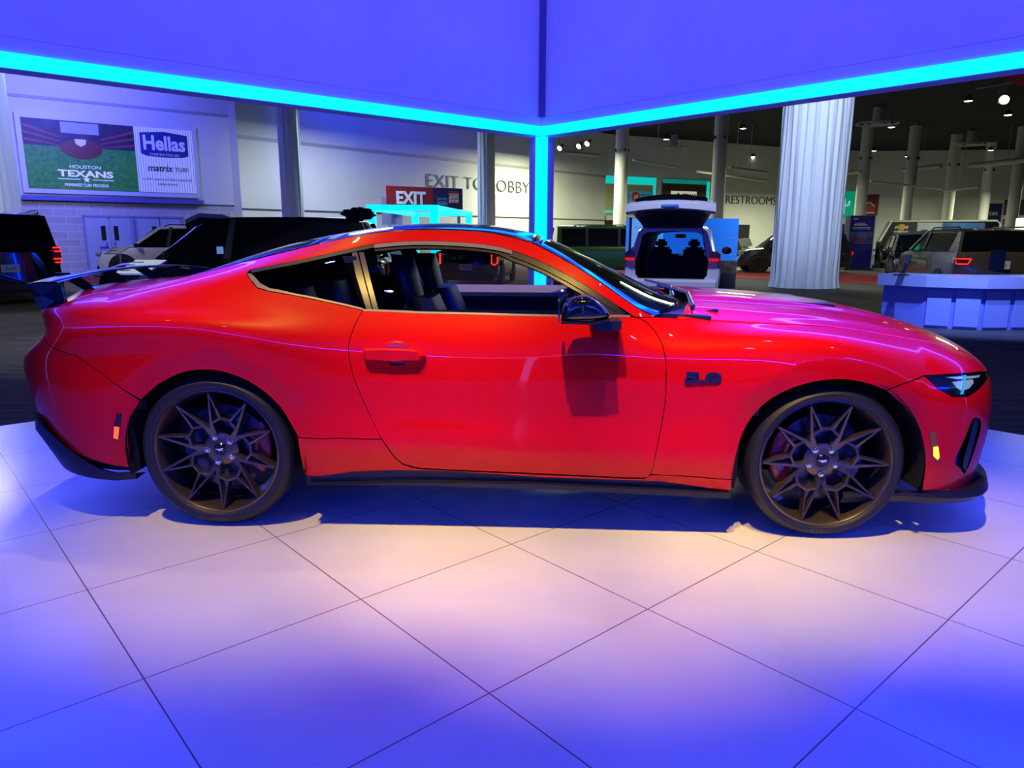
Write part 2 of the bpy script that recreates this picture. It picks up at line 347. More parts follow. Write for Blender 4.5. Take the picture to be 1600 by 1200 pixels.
local_wall('trim_2', 'wall_left', 2.50, 2.54, mat('trim_dark'), .04, .03)
local_wall('trim_3', 'wall_back', 5.45, 5.6, mat('trim_grey', (.35, .35, .38), .6), .03, .02); local_wall('trim_4', 'wall_left', 6.1, 6.2, mat('trim_grey'), .03, .02)

def wall_frame(u, v, key, out=.05):
    "frame at the wall point seen at u, v: X to the viewer's right, Y up, Z out of the wall"
    p0, p1, n = PWALL[key]; p = on_wall(u, v, p0[:2], p1[:2])+n*out; x = np.cross([0, 0, 1], n); return frame_M(p, x, n), p
def wall_rect(u0, v0, u1, v1, key, out=.05):
    "plan rectangle on a wall from two opposite picture corners -> frame at its centre, width, height"
    p0, p1, n = PWALL[key]; a = on_wall(u0, v0, p0[:2], p1[:2]); c = on_wall(u1, v1, p0[:2], p1[:2]); b_ = on_wall(u1, v0, p0[:2], p1[:2])
    m = (a+c)/2+n*out; x = np.cross([0, 0, 1], n); w = np.linalg.norm((c-a)[:2]); return frame_M(m, x, n), w, abs(a[2]-c[2])
def board(name, M, w, h, material, parent=None, t=.05, x=0., y=0., z=0.):
    mb = MB(); mb.box((x, y, z), (w, h, t), M=M); return mb.build(name, material, parent)
def as_thing(name, label, cat, M, group=None):
    o = tag(bpy.data.objects.new(name, None), label, cat, group); COL.objects.link(o); o.matrix_world = M; o.empty_display_size = .1; return o
I4 = Matrix.Identity(4)
def txt(name, body, x, y, w, h, m, parent, z=.03, depth=.006, shear=0., bold=0.):
    return text_on(name, body, Matrix.Translation((x, y, z)), w, h, m, parent, depth, shear, bold)
WHT = mat('print_white', (.85, .85, .87), .5); LWHT = mat('lit_white', (.8, .8, .85), .5, emit=(.7, .72, .9), es=.35)

# ---- billboard on the left wall
M, w, h = wall_rect(33, 182, 303, 300, 'wall_left', .10)
w = 7.9; h = 3.05
c0 = on_wall(168, 242, W1a, W1b)+PWALL['wall_left'][2]*.1; M = frame_M(c0, np.cross([0, 0, 1], PWALL['wall_left'][2]), PWALL['wall_left'][2])
def wall_wh(u0, v0, u1, v1, u2, v2, key):
    p0, p1, n = PWALL[key]; q = [on_wall(*z, p0[:2], p1[:2]) for z in ((u0, v0), (u1, v1), (u2, v2))]; return np.linalg.norm((q[1]-q[0])[:2]), abs(q[2][2]-q[0][2]), q
ww, hh, q = wall_wh(34, 183, 300, 202, 43, 293, 'wall_left')
c0 = (q[0]+on_wall(303, 303, W1a, W1b))/2+PWALL['wall_left'][2]*.1; M = frame_M(c0, np.cross([0, 0, 1], PWALL['wall_left'][2]), PWALL['wall_left'][2])
w, h = ww, hh
bb = as_thing('billboard', 'wide billboard with a football on grass beside a white sponsor panel', 'billboard', M)
board('billboard_frame', I4, w+.35, h+.35, mat('billboard_frame', (.6, .6, .65), .5), bb, .10, z=-.03)
gm = mat('turf_print', (.02, .16, .03), .5, noise=.5, nscale=9, emit=(.01, .10, .015), es=.5)
wl = w*.63; xl = -w/2+wl/2
board('turf_picture', I4, wl, h*.62, gm, bb, .03, x=xl, y=-h*.19, z=.03)
board('stadium_picture', I4, wl, h*.38, mat('stadium_print', (.03, .02, .04), .5, noise=.6, nscale=2), bb, .03, x=xl, y=h*.31, z=.03)
for s in (-1, 1):
    mb = MB()
    for k in range(3):
        x0 = xl+s*wl*.49; x1 = xl+s*wl*.18; y0 = h*(.42-.10*k); y1 = h*(.26-.06*k)
        mb.add([(x0, y0, .055), (x1, y1, .055), (x1, y1-.04, .055), (x0, y0-.09, .055)], [(0, 1, 2, 3) if s < 0 else (3, 2, 1, 0)])
    mb.build('stand_tiers', mat('tier_red', (.30, .05, .05), .5), bb)
board('stadium_window', I4, wl*.34, h*.16, mat('window_print', (.35, .38, .55), .5), bb, .004, x=xl, y=h*.40, z=.05)
mb = MB(); n = 20
mb.add([(xl+wl*.19*math.cos(a)*(abs(math.cos(a))**.15), h*.10+h*.15*math.sin(a), .06) for a in [2*PI*k/n for k in range(n)]], [tuple(range(n))]); mb.build('football_picture', mat('ball_print', (.16, .03, .03), .4), bb)
mb = MB(); sh = [(-.17, .14), (.17, .14), (.15, -.05), (0, -.16), (-.15, -.05)]; mb.prism([(xl-.02+a*1.1, h*.19+b*.9) for a, b in sh], .06, .066, 'XY'); mb.build('league_shield', WHT, bb)
txt('lettering', 'HOUSTON', xl+.05, -h*.165, wl*.28, h*.05, LWHT, bb, .05); txt('lettering', 'TEXANS', xl+.05, -h*.265, wl*.50, h*.10, LWHT, bb, .05, bold=.03)
txt('lettering', 'PREFERRED TURF PROVIDER', xl+.05, -h*.435, wl*.40, h*.045, LWHT, bb, .05)
mb = MB(); mb.prism([(xl+.05+.13*(1 if k % 2 == 0 else .42)*math.sin(2*PI*k/10), -h*.35+.13*(1 if k % 2 == 0 else .42)*math.cos(2*PI*k/10)) for k in range(10)], .05, .056, 'XY')
mb.build('star_emblem', LWHT, bb)
for s in (-1, 1): board('rule_line', I4, wl*.20, .025, LWHT, bb, .004, x=xl+.05+s*wl*.155, y=-h*.35, z=.05)
wr = w*.37; xr = w/2-wr/2
pmn = mat('striped_print', (.62, .66, .80), .5, emit=(.45, .5, .75), es=.30); board('sponsor_panel', I4, wr, h, pmn, bb, .03, x=xr, z=.03)
mb = MB()
for k in range(22): mb.box((xr-wr/2+wr*(k+.5)/22, 0, .047), (.014, h, .004))
o = mb.build('louvre_lines', mat('louvre_line', (.12, .14, .25), .5), bb); o['kind'] = 'stuff'
mb = MB(); lg = [(-.40, .30), (0, .36), (.40, .30), (.40, -.22), (.3, -.27), (0, -.29), (-.3, -.27), (-.40, -.22)]; mb.prism([(xr-.0+a*wr*1.02, h*.23+b*h*.62) for a, b in lg], .048, .056, 'XY'); mb.build('logo_plate', mat('logo_navy', (.02, .04, .22), .4), bb)
txt('lettering', 'Hellas', xr, h*.27, wr*.72, h*.23, WHT, bb, .06, bold=.03); txt('lettering', 'CONSTRUCTION, INC.', xr, h*.09, wr*.52, h*.045, WHT, bb, .06)
txt('lettering', 'matrix', xr-wr*.10, -h*.12, wr*.44, h*.10, mat('print_green', (.01, .10, .05), .5), bb, .055, shear=.2, bold=.02); txt('lettering', 'TURF', xr+wr*.27, -h*.13, wr*.24, h*.07, mat('print_green'), bb, .055)
txt('lettering', 'AUSTIN | DALLAS | EL PASO | HOUSTON', xr, -h*.30, wr*.85, h*.035, mat('print_navy', (.02, .03, .12), .5), bb, .055); txt('lettering', '1-800-233-5714', xr, -h*.37, wr*.34, h*.03, mat('print_navy'), bb, .055)
board('light_ledge', I4, w+.5, .16, mat('ledge_blue', (.10, .10, .35), .5), bb, .18, y=-h/2-.35, z=.02)

# ---- double doors in the block wall
DOORM = mat('door_paint', (.36, .38, .50), .5)
for k, (ua, ub, vt) in enumerate(((137, 212, 343), (217, 289, 344))):
    pa, pb = on_wall(ua, 400, W1a, W1b), on_wall(ub, 400, W1a, W1b); n = PWALL['wall_left'][2]; wd = np.linalg.norm((pb-pa)[:2]); hd = 2.15
    M = frame_M((*((pa+pb)/2+n*.06)[:2], GZ+hd/2), np.cross([0, 0, 1], n), n)
    d = as_thing('door_%d' % (k+1), None, None, M); d['kind'] = 'structure'
    mb = MB()
    for s in (-1, 1): mb.box((s*(wd/2), 0, 0), (.07, hd+.06, .10))
    mb.box((0, hd/2+.02, 0), (wd+.07, .07, .10)); mb.build('door_frame', mat('door_frame', (.22, .24, .42), .5), d)
    for s in (-1, 1):
        lf = board('door_leaf', I4, wd/2-.05, hd-.04, DOORM, d, .05, x=s*wd/4)
        board('vision_panel', I4, .16, .55, mat('dark_glass', (.02, .02, .015), .1), lf, .02, x=s*.22, y=hd/2-.62, z=.03)
        board('push_bar', I4, .30, .05, mat('bar_blue', (.05, .08, .5), .3), lf, .05, x=s*.25, y=-.08, z=.05)
        board('door_handle', I4, .05, .22, mat('bar_blue'), lf, .05, x=s*.14, y=.0, z=.05)
    if k == 0: board('kick_plate', I4, .3, .14, mat('print_grey', (.6, .6, .68), .4), d, .01, x=-.35, y=-.75, z=.03)

# ---- red aisle carpet
RC = mat('red_carpet', (.22, .006, .012), .9, noise=.2, nscale=30)
mb = MB(); zr = GZ+.008
near = [at_z(40, 443, GZ), at_z(850, 433, GZ), at_z(1137, 435, GZ), at_z(1366, 445, GZ), at_z(1700, 466, GZ)]
far = [at_z(40, 430, GZ), at_z(850, 421, GZ), at_z(1137, 423, GZ), at_z(1366, 428.5, GZ), at_z(1700, 440, GZ)]
V = [(p[0], p[1], z) for z in (GZ+.001, zr) for p in near+far]
F = [(10+i, 11+i, 16+i, 15+i) for i in range(4)]+[(i, i+1, i+11, i+10) for i in range(4)]
mb.add(V, F); tag(mb.build('aisle_carpet', RC), 'long red aisle carpet running across the hall behind the cars', 'carpet')

# ---- curtain-wrapped columns
CURT = mat('white_drape', (.70, .74, .80), .75)
def curtain(u, d, r, label, folds=22, flare=.06, seed=1, z1=CEIL, z0=GZ+.02):
    x = (u-800)/FPX*d*1.0; y = d
    t = thing('draped_column', label, 'curtain', (x, y, GZ), 0., 'white drapes hung around the hall columns'); rnd = random.Random(seed); ph = [rnd.uniform(0, 6.28) for _ in range(6)]
    mb = MB(); n = 240
    def fn(i, j):
        a = j*2*PI; z = z0+(z1-z0)*i
        f = math.sin(a*folds+ph[0]+.5*math.sin(z*.5+ph[1]))*.6+math.sin(a*folds*1.7+ph[2]+.3*z)*.3+math.sin(a*5+ph[3])*.35
        rr = r*(1+flare*(.5-i)*.6)+r*.042*f+.02*r*math.sin(z*1.3+a*9)
        if i < .012: rr += r*.05
        return (rr*math.cos(a), rr*math.sin(a), z-GZ)
    mb.grid(fn, 30, n); mb.build('drape', CURT, t, 60)
    mb = MB(); mb.tube([(0, 0, 0), (0, 0, z1-GZ-.05)], r*.6, 20); mb.build('column_core', mat('column_paint', (.5, .5, .48), .7), t, 40)
    return t
curtain(1250, 21.8, .90, 'broad white pleated drape around a column on the right, standing on the floor behind the bonnet', 26, seed=3)
curtain(-10, 22.0, 1.0, 'white pleated drape at the left edge of the hall beside the billboard', 22, seed=5)
curtain(466, 30, .42, 'narrow white drape rising behind the black open-air car roof, left of the exit banner', 14, seed=8)
curtain(760, 33, .38, 'narrow white drape crossing the big exit lettering on the back wall', 14, seed=11)
# ---- round concrete columns
def column(u, d, r, label):
    x = (u-800)/FPX*d; t = thing('round_column', label, 'column', (x, d, GZ), 0., 'round concrete columns'); mb = MB(); mb.tube([(0, 0, 0), (0, 0, CEIL-GZ-.02)], r, 28); mb.build('column_shaft', mat('column_paint', (.55, .56, .5), .7), t, 40)
    mb = MB()
    for a in (200, 290, 340): mb.box((r*1.02*math.cos(math.radians(a)), r*1.02*math.sin(math.radians(a)), 6.6), (.10, .10, .16))
    mb.build('junction_box', mat('dark_metal', (.03, .03, .03), .5), t)
for u, d, r, l in ((963, 46, .40, 'round column between the cyan light post and the raised white tailgate'), (1110, 40, .36, 'round column just right of the raised white tailgate'),
        (1328, 50, .36, 'round column in front of the green cactus mural'), (1399, 50, .36, 'round column behind the black bow-tie backdrop, its left one'),
        (1461, 54, .36, 'round column rising behind the middle of the bow-tie backdrop'), (1515, 58, .36, 'thin round column above the right end of the bow-tie backdrop'), (1560, 50, .36, 'round column behind the roof of the bronze car, beside a dark poster')):
    column(u, d, r, l)

# ---- ceiling lights, air diffusers, ducts
LG = emis('downlight_glow', (1, 1, .95), 14)
lp = [(1161, 201), (1041, 218), (1317, 182), (1393, 199), (1365, 236), (1418, 245), (1513, 158), (1575, 180), (1548, 235), (1582, 268), (1537, 266), (1303, 254), (1200, 251), (1100, 251), (1216, 272), (1176, 245)]
first = None
LZ = 7.6
for i, (u, v) in enumerate(lp):
    p = at_z(u, v, LZ); s = float(np.linalg.norm(p[:2]))/40
    if first is None:
        first = thing('ceiling_light', 'small bright downlight hanging under the dark hall ceiling', 'ceiling light', tuple(p), 0, 'downlights under the hall ceiling')
        mb = MB(); mb.lathe([(.10, .25), (.16, .2), (.20, 0), (.18, 0), (.14, .16), (0, .17)], 16); mb.build('lamp_housing', mat('dark_metal'), first, 40)
        mb = MB(); mb.lathe([(0, .02), (.17, .01), (.17, 0), (0, -.03)], 16); mb.build('lamp_lens', LG, first, 40)
        mb = MB(); mb.tube([(0, 0, .24), (0, 0, CEIL-LZ)], .015, 6); mb.build('hanging_rod', mat('dark_metal'), first)
        o = first
    else:
        o = copy_tree(first); o.location = Vector(p)
for i, (u, v, w_) in enumerate([(1371, 194, 54), (1518, 226, 47), (1053, 231, 40), (1245, 232, 30)]):
    p = at_z(u, v, 7.6); d = np.linalg.norm(p[:2]); r = w_/2/FPX*d; mb = MB()
    for k in (1, .62, .3): mb.lathe([(r*k, 0), (r*k, .06), (r*k-.12, .06), (r*k-.05, 0)], 32, Matrix.Translation(p-np.array([0, 0, 0])), closed=True)
    mb.tube([p+np.array([0, 0, .03]), p+np.array([0, 0, CEIL-7.605])], r*.25, 12)
    tag(mb.build('air_diffuser', mat('diffuser_grey', (.30, .31, .36), .5), None, 40), 'round slatted air diffuser under the dark ceiling', 'air vent', 'round ceiling diffusers')
for i, (u0, v0, u1, v1, r) in enumerate([(1285, 276, 1345, 268, .16), (1412, 266, 1470, 259, .18), (1515, 259, 1640, 246, .2), (1360, 283, 1470, 296, .10), (1475, 299, 1530, 292, .12), (1090, 268, 1200, 283, .12), (1140, 262, 1200, 270, .12), (880, 238, 935, 243, .12), (990, 250, 1060, 262, .10), (474, 187, 560, 203, .10), (650, 208, 760, 224, .10)]):
    zc = 7.0; dd_ = min(1, 52/max(at_z(u0, v0, zc)[1], at_z(u1, v1, zc)[1])); zc = EYE+(7.0-EYE)*dd_; r *= dd_; a = at_z(u0, v0, zc); c = at_z(u1, v1, zc); mb = MB(); mb.tube([a, c], r, 12); mb.tube([(a+c)/2, (a+c)/2+np.array([0, 0, CEIL-.03-((a+c)/2)[2]])], .02, 6)
    tag(mb.build('air_duct', mat('duct_metal', (.42, .43, .38), .45), None, 40), 'long pale pipe duct hanging under the dark ceiling', 'duct', 'pipe ducts under the ceiling')
def spotlight(u, v, z, aim, label, s=1., group=None):
    p = at_z(u, v, z); t = thing('spotlight', label, 'spotlight', tuple(p), 0, group); d = Vector(aim).normalized(); M = Vector((0, 0, 0))
    q = d.to_track_quat('Z', 'Y').to_matrix().to_4x4(); mb = MB(); mb.lathe([(0, -.38*s), (.08*s, -.36*s), (.11*s, -.1*s), (.15*s, 0), (.13*s, 0), (.12*s, -.03*s)], 20, q); mb.build('spotlight_can', mat('can_metal', (.25, .25, .28), .3, metal=.7), t, 40)
    mb = MB(); mb.lathe([(0, -.01*s), (.12*s, -.02*s)], 20, q); mb.build('spotlight_lens', emis('spot_glow', (1, .8, .45), 12), t)
    mb = MB(); mb.tube([(-.16*s, 0, -.1*s), (-.17*s, 0, .25*s), (.17*s, 0, .25*s), (.16*s, 0, -.1*s)], .012*s, 6); mb.tube([(0, 0, .25*s), (0, 0, CEIL-z)], .015*s, 6); mb.build('yoke', mat('can_metal'), t)
for u, v, l in ((874, 232, 'left one of three small spotlights hanging below the right light line beside the post'), (904, 229, 'middle one of three small spotlights hanging below the right light line beside the post'), (917, 225, 'right one of three small spotlights hanging below the right light line beside the post')):
    spotlight(u, v, 5.6, (-.5, -.6, -.5), l, 1.0, 'three spotlights beside the light post')
spotlight(1569, 156, 5.6, (-.6, -.6, -.35), 'glowing spotlight can hanging at the upper right under the light line', 1.1)
mb = MB(); mb.tube([at_z(1526, 138, 5.9), at_z(1620, 122, 5.9)], .04, 8); _q = at_z(1540, 136, 5.9); mb.tube([_q, _q+np.array([0, 0, CEIL-5.9])], .015, 6); tag(mb.build('lighting_rail', mat('can_metal')), 'short lighting rail at the upper right under the light line', 'rail')
# red hanging banner at the upper right
p = [at_z(1548, 114, 5.6), at_z(1625, 98, 5.6)]; n = Vector((0, 1, 0)); a, c = Vector(p[0]), Vector(p[1])
mb = MB(); V = [a, c, c+Vector((0, 0, -1.2)), a+Vector((.9, -.1, -.35))]; V2 = [v+Vector((0, .04, 0)) for v in V]; mb.add([tuple(v) for v in V+V2], [(0, 1, 2, 3), (7, 6, 5, 4), (0, 4, 5, 1), (1, 5, 6, 2), (2, 6, 7, 3), (3, 7, 4, 0)])
tag(mb.build('hanging_banner', mat('banner_red', (.45, .03, .03), .6, noise=.4, nscale=2)), 'slanted red banner hanging at the upper right corner under the light line', 'banner')

# ---- lettering and signs on the back walls
INK = mat('sign_ink', (.04, .05, .05), .5)
def wall_text(body, u0, v0, u1, v1, key, m, hpx, label, bold=0.):
    n = PWALL[key][2]; a = on_wall(u0, v0, *[q[:2] for q in PWALL[key][:2]]); c = on_wall(u1, v1, *[q[:2] for q in PWALL[key][:2]]); M = frame_M((a+c)/2+n*.06, np.cross([0, 0, 1], n), n)
    d = np.linalg.norm(((a+c)/2)[:2]); w_ = np.linalg.norm((c-a)[:2]); o = text_on('wall_lettering', body, I4, w_, hpx/FPX*d, m, None, .02, 0, bold); o.matrix_world = M; return tag(o, label, 'lettering')
wall_text('EXIT TO LOBBY', 667, 283, 826, 292, 'wall_back', mat('lobby_ink', (.09, .11, .11), .5), 17, 'large thin dark letters reading EXIT TO LOBBY on the back wall', -.022)
wall_text('RESTROOMS', 1134, 311, 1212, 315, 'wall_right', INK, 11, 'thin dark letters reading RESTROOMS on the pale wall behind the big drape', -.015)
def flat_sign(name, label, u0, u1, v0, v1, d, m, t=.08, cat='sign', d1=None):
    "upright board facing the viewer's side, its left edge at depth d, right edge at d1"
    d1 = d if d1 is None else d1; x0 = (u0-800)/FPX*d; x1 = (u1-800)/FPX*d1; a = np.array([x0, d, 0]); c = np.array([x1, d1, 0]); x = (c-a); w_ = np.linalg.norm(x); n = np.cross(x/w_, [0, 0, 1]); 
    if n[1] > 0: n = -n
    um = (u0+u1)/2; pt = on_wall(um, v0, a[:2], c[:2]); pb = on_wall(um, v1, a[:2], c[:2]); ce = (pt+pb)/2; h_ = pt[2]-pb[2]
    o = as_thing(name, label, cat, frame_M(ce, x, n)); board('sign_board', I4, w_, h_, m, o, t); return o, w_, h_
o, w, h = flat_sign('exit_banner', 'red banner with white EXIT lettering turning dark blue at its right end', 607, 722, 292.5, 326, 36.5, mat('banner_crimson', (.28, .01, .02), .5), d1=38.5)
board('dark_end', I4, w*.40, h, mat('banner_navy', (.012, .01, .10), .5), o, .02, x=w*.30, z=.05); txt('lettering', 'EXIT', -w*.19, -h*.02, w*.38, h*.60, WHT, o, .07, .02, 0, .035)
board('show_badge', I4, w*.15, h*.60, mat('badge_red', (.35, .02, .03), .5), o, .03, x=w*.375, y=.06, z=.07)
txt('lettering', 'HOUSTON', w*.375, h*.20, w*.12, h*.08, WHT, o, .10); txt('lettering', 'AUTO', w*.375, h*.07, w*.13, h*.16, WHT, o, .10, bold=.03); txt('lettering', 'SHOW', w*.375, -h*.11, w*.13, h*.16, WHT, o, .10, bold=.03)
board('ticket_graphic', I4, w*.13, h*.34, mat('badge_cyan', (.05, .25, .4), .5), o, .03, x=w*.22, y=-h*.15, z=.07); txt('lettering', 'HOUSTON', w*.22, -h*.10, w*.11, h*.10, mat('print_navy'), o, .10)
mb = MB()
for s in (-.46, .46): mb.box((s*w, -h/2-1.2, -.1), (.12, 2.6, .08))
mb2 = MB(); 
for s in (-.46, .46):
    m_ = MB(); zb = (o.matrix_world.translation.z-GZ); m_.box((s*w, -zb/2, -.1), (.14, zb, .1)); m_.build('sign_post', mat('panel_blue_grey', (.20, .22, .42), .5), o)
o, w, h = flat_sign('wall_panel', 'blue-grey notice panel standing behind the left end of the exit banner', 597, 628, 307, 351, 37.2, mat('panel_blue_grey'))
# food court fronts
key = 'wall_right'
def wall_board(name, label, u0, v0, u1, v1, key, m, out=.08, t=.06, cat='sign'):
    P0, P1, n = PWALL[key]; a = on_wall(u0, (v0+v1)/2, P0[:2], P1[:2]); c = on_wall(u1, (v0+v1)/2, P0[:2], P1[:2]); um = (u0+u1)/2
    zt = on_wall(um, v0, P0[:2], P1[:2])[2]; zb = on_wall(um, v1, P0[:2], P1[:2])[2]; ce = (a+c)/2+n*out; ce[2] = (zt+zb)/2; w_ = np.linalg.norm((c-a)[:2])
    o = as_thing(name, label, cat, frame_M(ce, np.cross([0, 0, 1], n), n)); board('sign_board', I4, w_, zt-zb, m, o, t); return o, w_, zt-zb
TEAL = mat('teal_light', (.02, .3, .25), .4, emit=(.0, .55, .48), es=.9)
o, w, h = wall_board('food_front', 'pale timber food counter front edged with teal light', 945, 276, 1023, 336, key, mat('timber_pale', (.42, .40, .20), .6, noise=.2, nscale=4), .06)
board('teal_light_band', I4, w, h*.20, TEAL, o, .04, y=h*.40, z=.04); board('teal_light_band', I4, w*.055, h*.9, TEAL, o, .04, x=w*.47, z=.05); board('teal_light_band', I4, w, h*.05, TEAL, o, .04, y=-h*.42, z=.04)
board('name_board', I4, w*.55, h*.30, mat('board_blue', (.03, .22, .38), .5, emit=(.02, .2, .35), es=.35), o, .05, x=w*.17, y=-h*.02, z=.06)
m_ = MB(); m_.lathe([(0, 0), (h*.14, 0), (h*.14, .03), (0, .03)], 8, Matrix.Translation((w*.085, -h*.02, .09)) @ Matrix.Rotation(PI/8, 4, 'Z')); m_.build('red_octagon', mat('octagon_red', (.5, .02, .03), .5), o)
txt('lettering', '20', w*.085, -h*.02, h*.14, h*.10, WHT, o, .13); txt('lettering', 'R', -w*.05, -h*.02, h*.08, h*.14, mat('octagon_red'), o, .10); txt('lettering', 'KITCHEN', w*.28, -h*.02, w*.28, h*.16, mat('print_navy'), o, .10)
o, w, h = wall_board('slogan_board', 'pale strip of small brown capitals about delicious food above a dark counter opening', 945, 337, 1030, 344.5, key, mat('strip_cream', (.62, .60, .50), .6), .22)
txt('lettering', 'CONNECTING YOU TO DELICIOUS', w*.05, 0, w*.9, h*.4, mat('print_brown', (.15, .03, .02), .5), o, .05)
o, w, h = wall_board('counter_opening', 'dark food counter opening under the pale slogan strip', 943, 345, 1035, 372, key, mat('opening_dark', (.01, .008, .012), .8), .06, cat='counter')
o, w, h = wall_board('food_front', 'dark timber food counter front with teal light at its top and right edges', 1033, 281, 1106, 345, key, mat('timber_dark', (.06, .018, .012), .6, noise=.4, nscale=3), .06)
board('teal_light_band', I4, w, h*.10, mat('teal_dim', (.01, .12, .10), .5, emit=(0, .2, .17), es=.8), o, .04, y=h*.45, z=.04); board('teal_light_band', I4, w*.06, h*.95, TEAL, o, .04, x=w*.47, z=.05)
board('name_board', I4, w*.54, h*.36, mat('board_lit', (.7, .72, .6), .5, emit=(.7, .75, .6), es=.5), o, .05, x=-w*.05, y=h*.04, z=.06)
m_ = MB(); m_.ball((-w*.22, h*.03, .11), (h*.10, h*.10, .03), 8); m_.build('orange_emblem', mat('print_orange', (.7, .13, .01), .5), o)
m_ = MB(); m_.prism([(-w*.22, h*.12), (-w*.18, h*.19), (-w*.14, h*.13), (-w*.19, h*.11)], .10, .13, 'XY'); m_.build('green_leaf', mat('print_leaf', (.02, .3, .03), .5), o)
txt('lettering', 'TEXAS', w*.06, h*.10, w*.30, h*.13, mat('print_orange'), o, .10, bold=.06); txt('lettering', 'LOCAL PLATES', w*.06, -h*.06, w*.30, h*.08, mat('print_orange'), o, .10, bold=.02)
o, w, h = wall_board('room_opening', 'dark restroom doorway openings below the RESTROOMS lettering', 1136, 351, 1168, 400, key, mat('opening_dark'), .12, cat='opening')
key = 'wall_right_2'
o, w, h = wall_board('cactus_mural', 'green lit wall recess with a pale cyan cactus drawing', 1296, 299, 1341, 341, 'wall_right_2', mat('mural_green', (.01, .20, .10), .5, emit=(.0, .25, .13), es=.8), .06)
m_ = MB(); m_.tube([(-w*.05, -h*.32, .07), (-w*.05, h*.22, .07)], .14, 8); m_.tube([(-w*.25, h*.02, .07), (-w*.25, -h*.08, .07), (-w*.05, -h*.12, .07)], .09, 8); m_.tube([(w*.14, h*.15, .07), (w*.14, h*.0, .07), (-w*.05, -h*.05, .07)], .09, 8); m_.build('cactus_drawing', mat('cactus_cyan', (.2, .6, .6), .5, emit=(.2, .7, .7), es=.6), o, 40)
board('teal_light_band', I4, w*.10, h, TEAL, o, .04, x=w*.46, z=.05)
o, w, h = wall_board('dark_doorway', 'dark doorway beneath the green cactus mural', 1297, 350, 1316, 395, 'wall_right_2', mat('opening_dark'), .12, cat='doorway')
o, w, h = wall_board('barn_mural', 'dark red wall panel with a red barn drawn in white lines', 1344, 304, 1372, 337, 'wall_right_3', mat('mural_red', (.14, .008, .012), .5), .06)
m_ = MB(); m_.prism([(-w*.4, -h*.4), (w*.25, -h*.4), (w*.25, -h*.05), (0, h*.12), (-w*.4, -h*.02)], .04, .07, 'XY'); m_.build('barn_drawing', mat('barn_red', (.4, .02, .02), .5), o)
m_ = MB(); m_.tube([(-w*.42, -h*.02, .09), (0, h*.14, .09), (w*.28, -h*.07, .09)], .05, 6); m_.tube([(-w*.42, -h*.36, .09), (w*.3, -h*.36, .09)], .05, 6); m_.build('white_outline', WHT, o)
o, w, h = wall_board('wall_poster', 'dark navy wall poster with pale lettering high on the right wall', 1539, 318, 1564, 347, 'wall_right_4', mat('banner_navy'), .08); txt('lettering', 'CAFE', 0, -h*.05, w*.5, h*.18, WHT, o, .06)
o, w, h = wall_board('wall_panel', 'broad dull maroon wall panel at the far right', 1568, 312, 1640, 336, 'wall_right_4', mat('panel_maroon', (.12, .03, .04), .6), .08)

# ---- free-standing boards and stands
def ground_board(name, label, cat, u0, u1, vt, vb, m, t=.12, d0=None, d1=None):
    p = at_z((u0+u1)/2, vb, GZ); d0 = p[1] if d0 is None else d0
    o, w_, h_ = flat_sign(name, label, u0, u1, vt, vb, d0, m, t, cat, d1); return o, w_, h_
o, w, h = ground_board('info_kiosk', 'tall navy blue information panel with white text standing beyond the red aisle', 'panel', 1322, 1359, 337, 421.5, mat('kiosk_navy', (.012, .010, .16), .4), .5)
board('side_panel', I4, .06, h, mat('kiosk_side', (.6, .62, .62), .4), o, .5, x=w/2+.04); board('plinth', I4, w+.2, .08, DARKM if 'DARKM' in globals() else mat('dark_metal'), o, .6, y=-h/2+.04)
txt('lettering', 'Ford', -w*.28, h*.44, w*.18, h*.03, WHT, o, .26, shear=.3); txt('lettering', '2025 EXPLORER ST', -w*.06, h*.33, w*.55, h*.022, WHT, o, .26, bold=.02); txt('lettering', 'MEET THE NEW EXPLORER', -w*.1, h*.36, w*.4, h*.014, WHT, o, .26)
for k in range(2): txt('lettering', 'three rows of room and a view of the road ahead', -w*.02, h*(.285-.025*k), w*.72, h*.014, WHT, o, .26)
board('car_photo', I4, w*.98, h*.22, mat('photo_blue', (.05, .06, .20), .4, noise=.8, nscale=2.5), o, .02, y=h*.09, z=.26); board('car_in_photo', I4, w*.5, h*.07, mat('photo_red', (.20, .02, .06), .4, noise=.5, nscale=3), o, .02, x=0, y=h*.06, z=.275)
p = at_z(1294, 411, GZ); t = thing('podium', 'pale tapered podium between the big drape and the navy kiosk', 'podium', (p[0], p[1], GZ)); m_ = MB(); m_.prism([(-.45, 0), (.30, 0), (.48, 1.02), (-.6, 1.02)], -.3, .3); m_.build('podium_body', mat('podium_white', (.55, .58, .50), .5), t)
m_ = MB(); m_.box((-.06, 0, 1.04), (1.14, .66, .03)); m_.build('podium_top', mat('podium_white'), t)
# bow-tie backdrop
d = 38.; x0 = (1363-800)/FPX*d; z_ = lambda v: EYE+(371-v)/FPX*d
t = thing('car_brand_backdrop', 'wide black and blue backdrop wall with a gold bow-tie badge on its slanted left end', 'backdrop', (x0, d, GZ)); s_ = d/FPX
X = lambda u: (u-1363)*s_; Z = lambda v: EYE+(371-v)*s_-GZ
m_ = MB(); m_.prism([(X(1363), 0), (X(1363), Z(378)), (X(1378), Z(348)), (X(1540), Z(347)), (X(1544), Z(352)), (X(1544), 0)], 0, .4); m_.build('backdrop_wall', mat('backdrop_black', (.004, .004, .012), .3), t)
m_ = MB(); m_.tube([(X(1363), .0, Z(378)), (X(1378), 0, Z(347.5)), (X(1538), 0, Z(346)), (X(1543.5), 0, Z(351)), (X(1544), 0, .02)], .05, 8); m_.build('edge_trim', mat('podium_white'), t, 40)
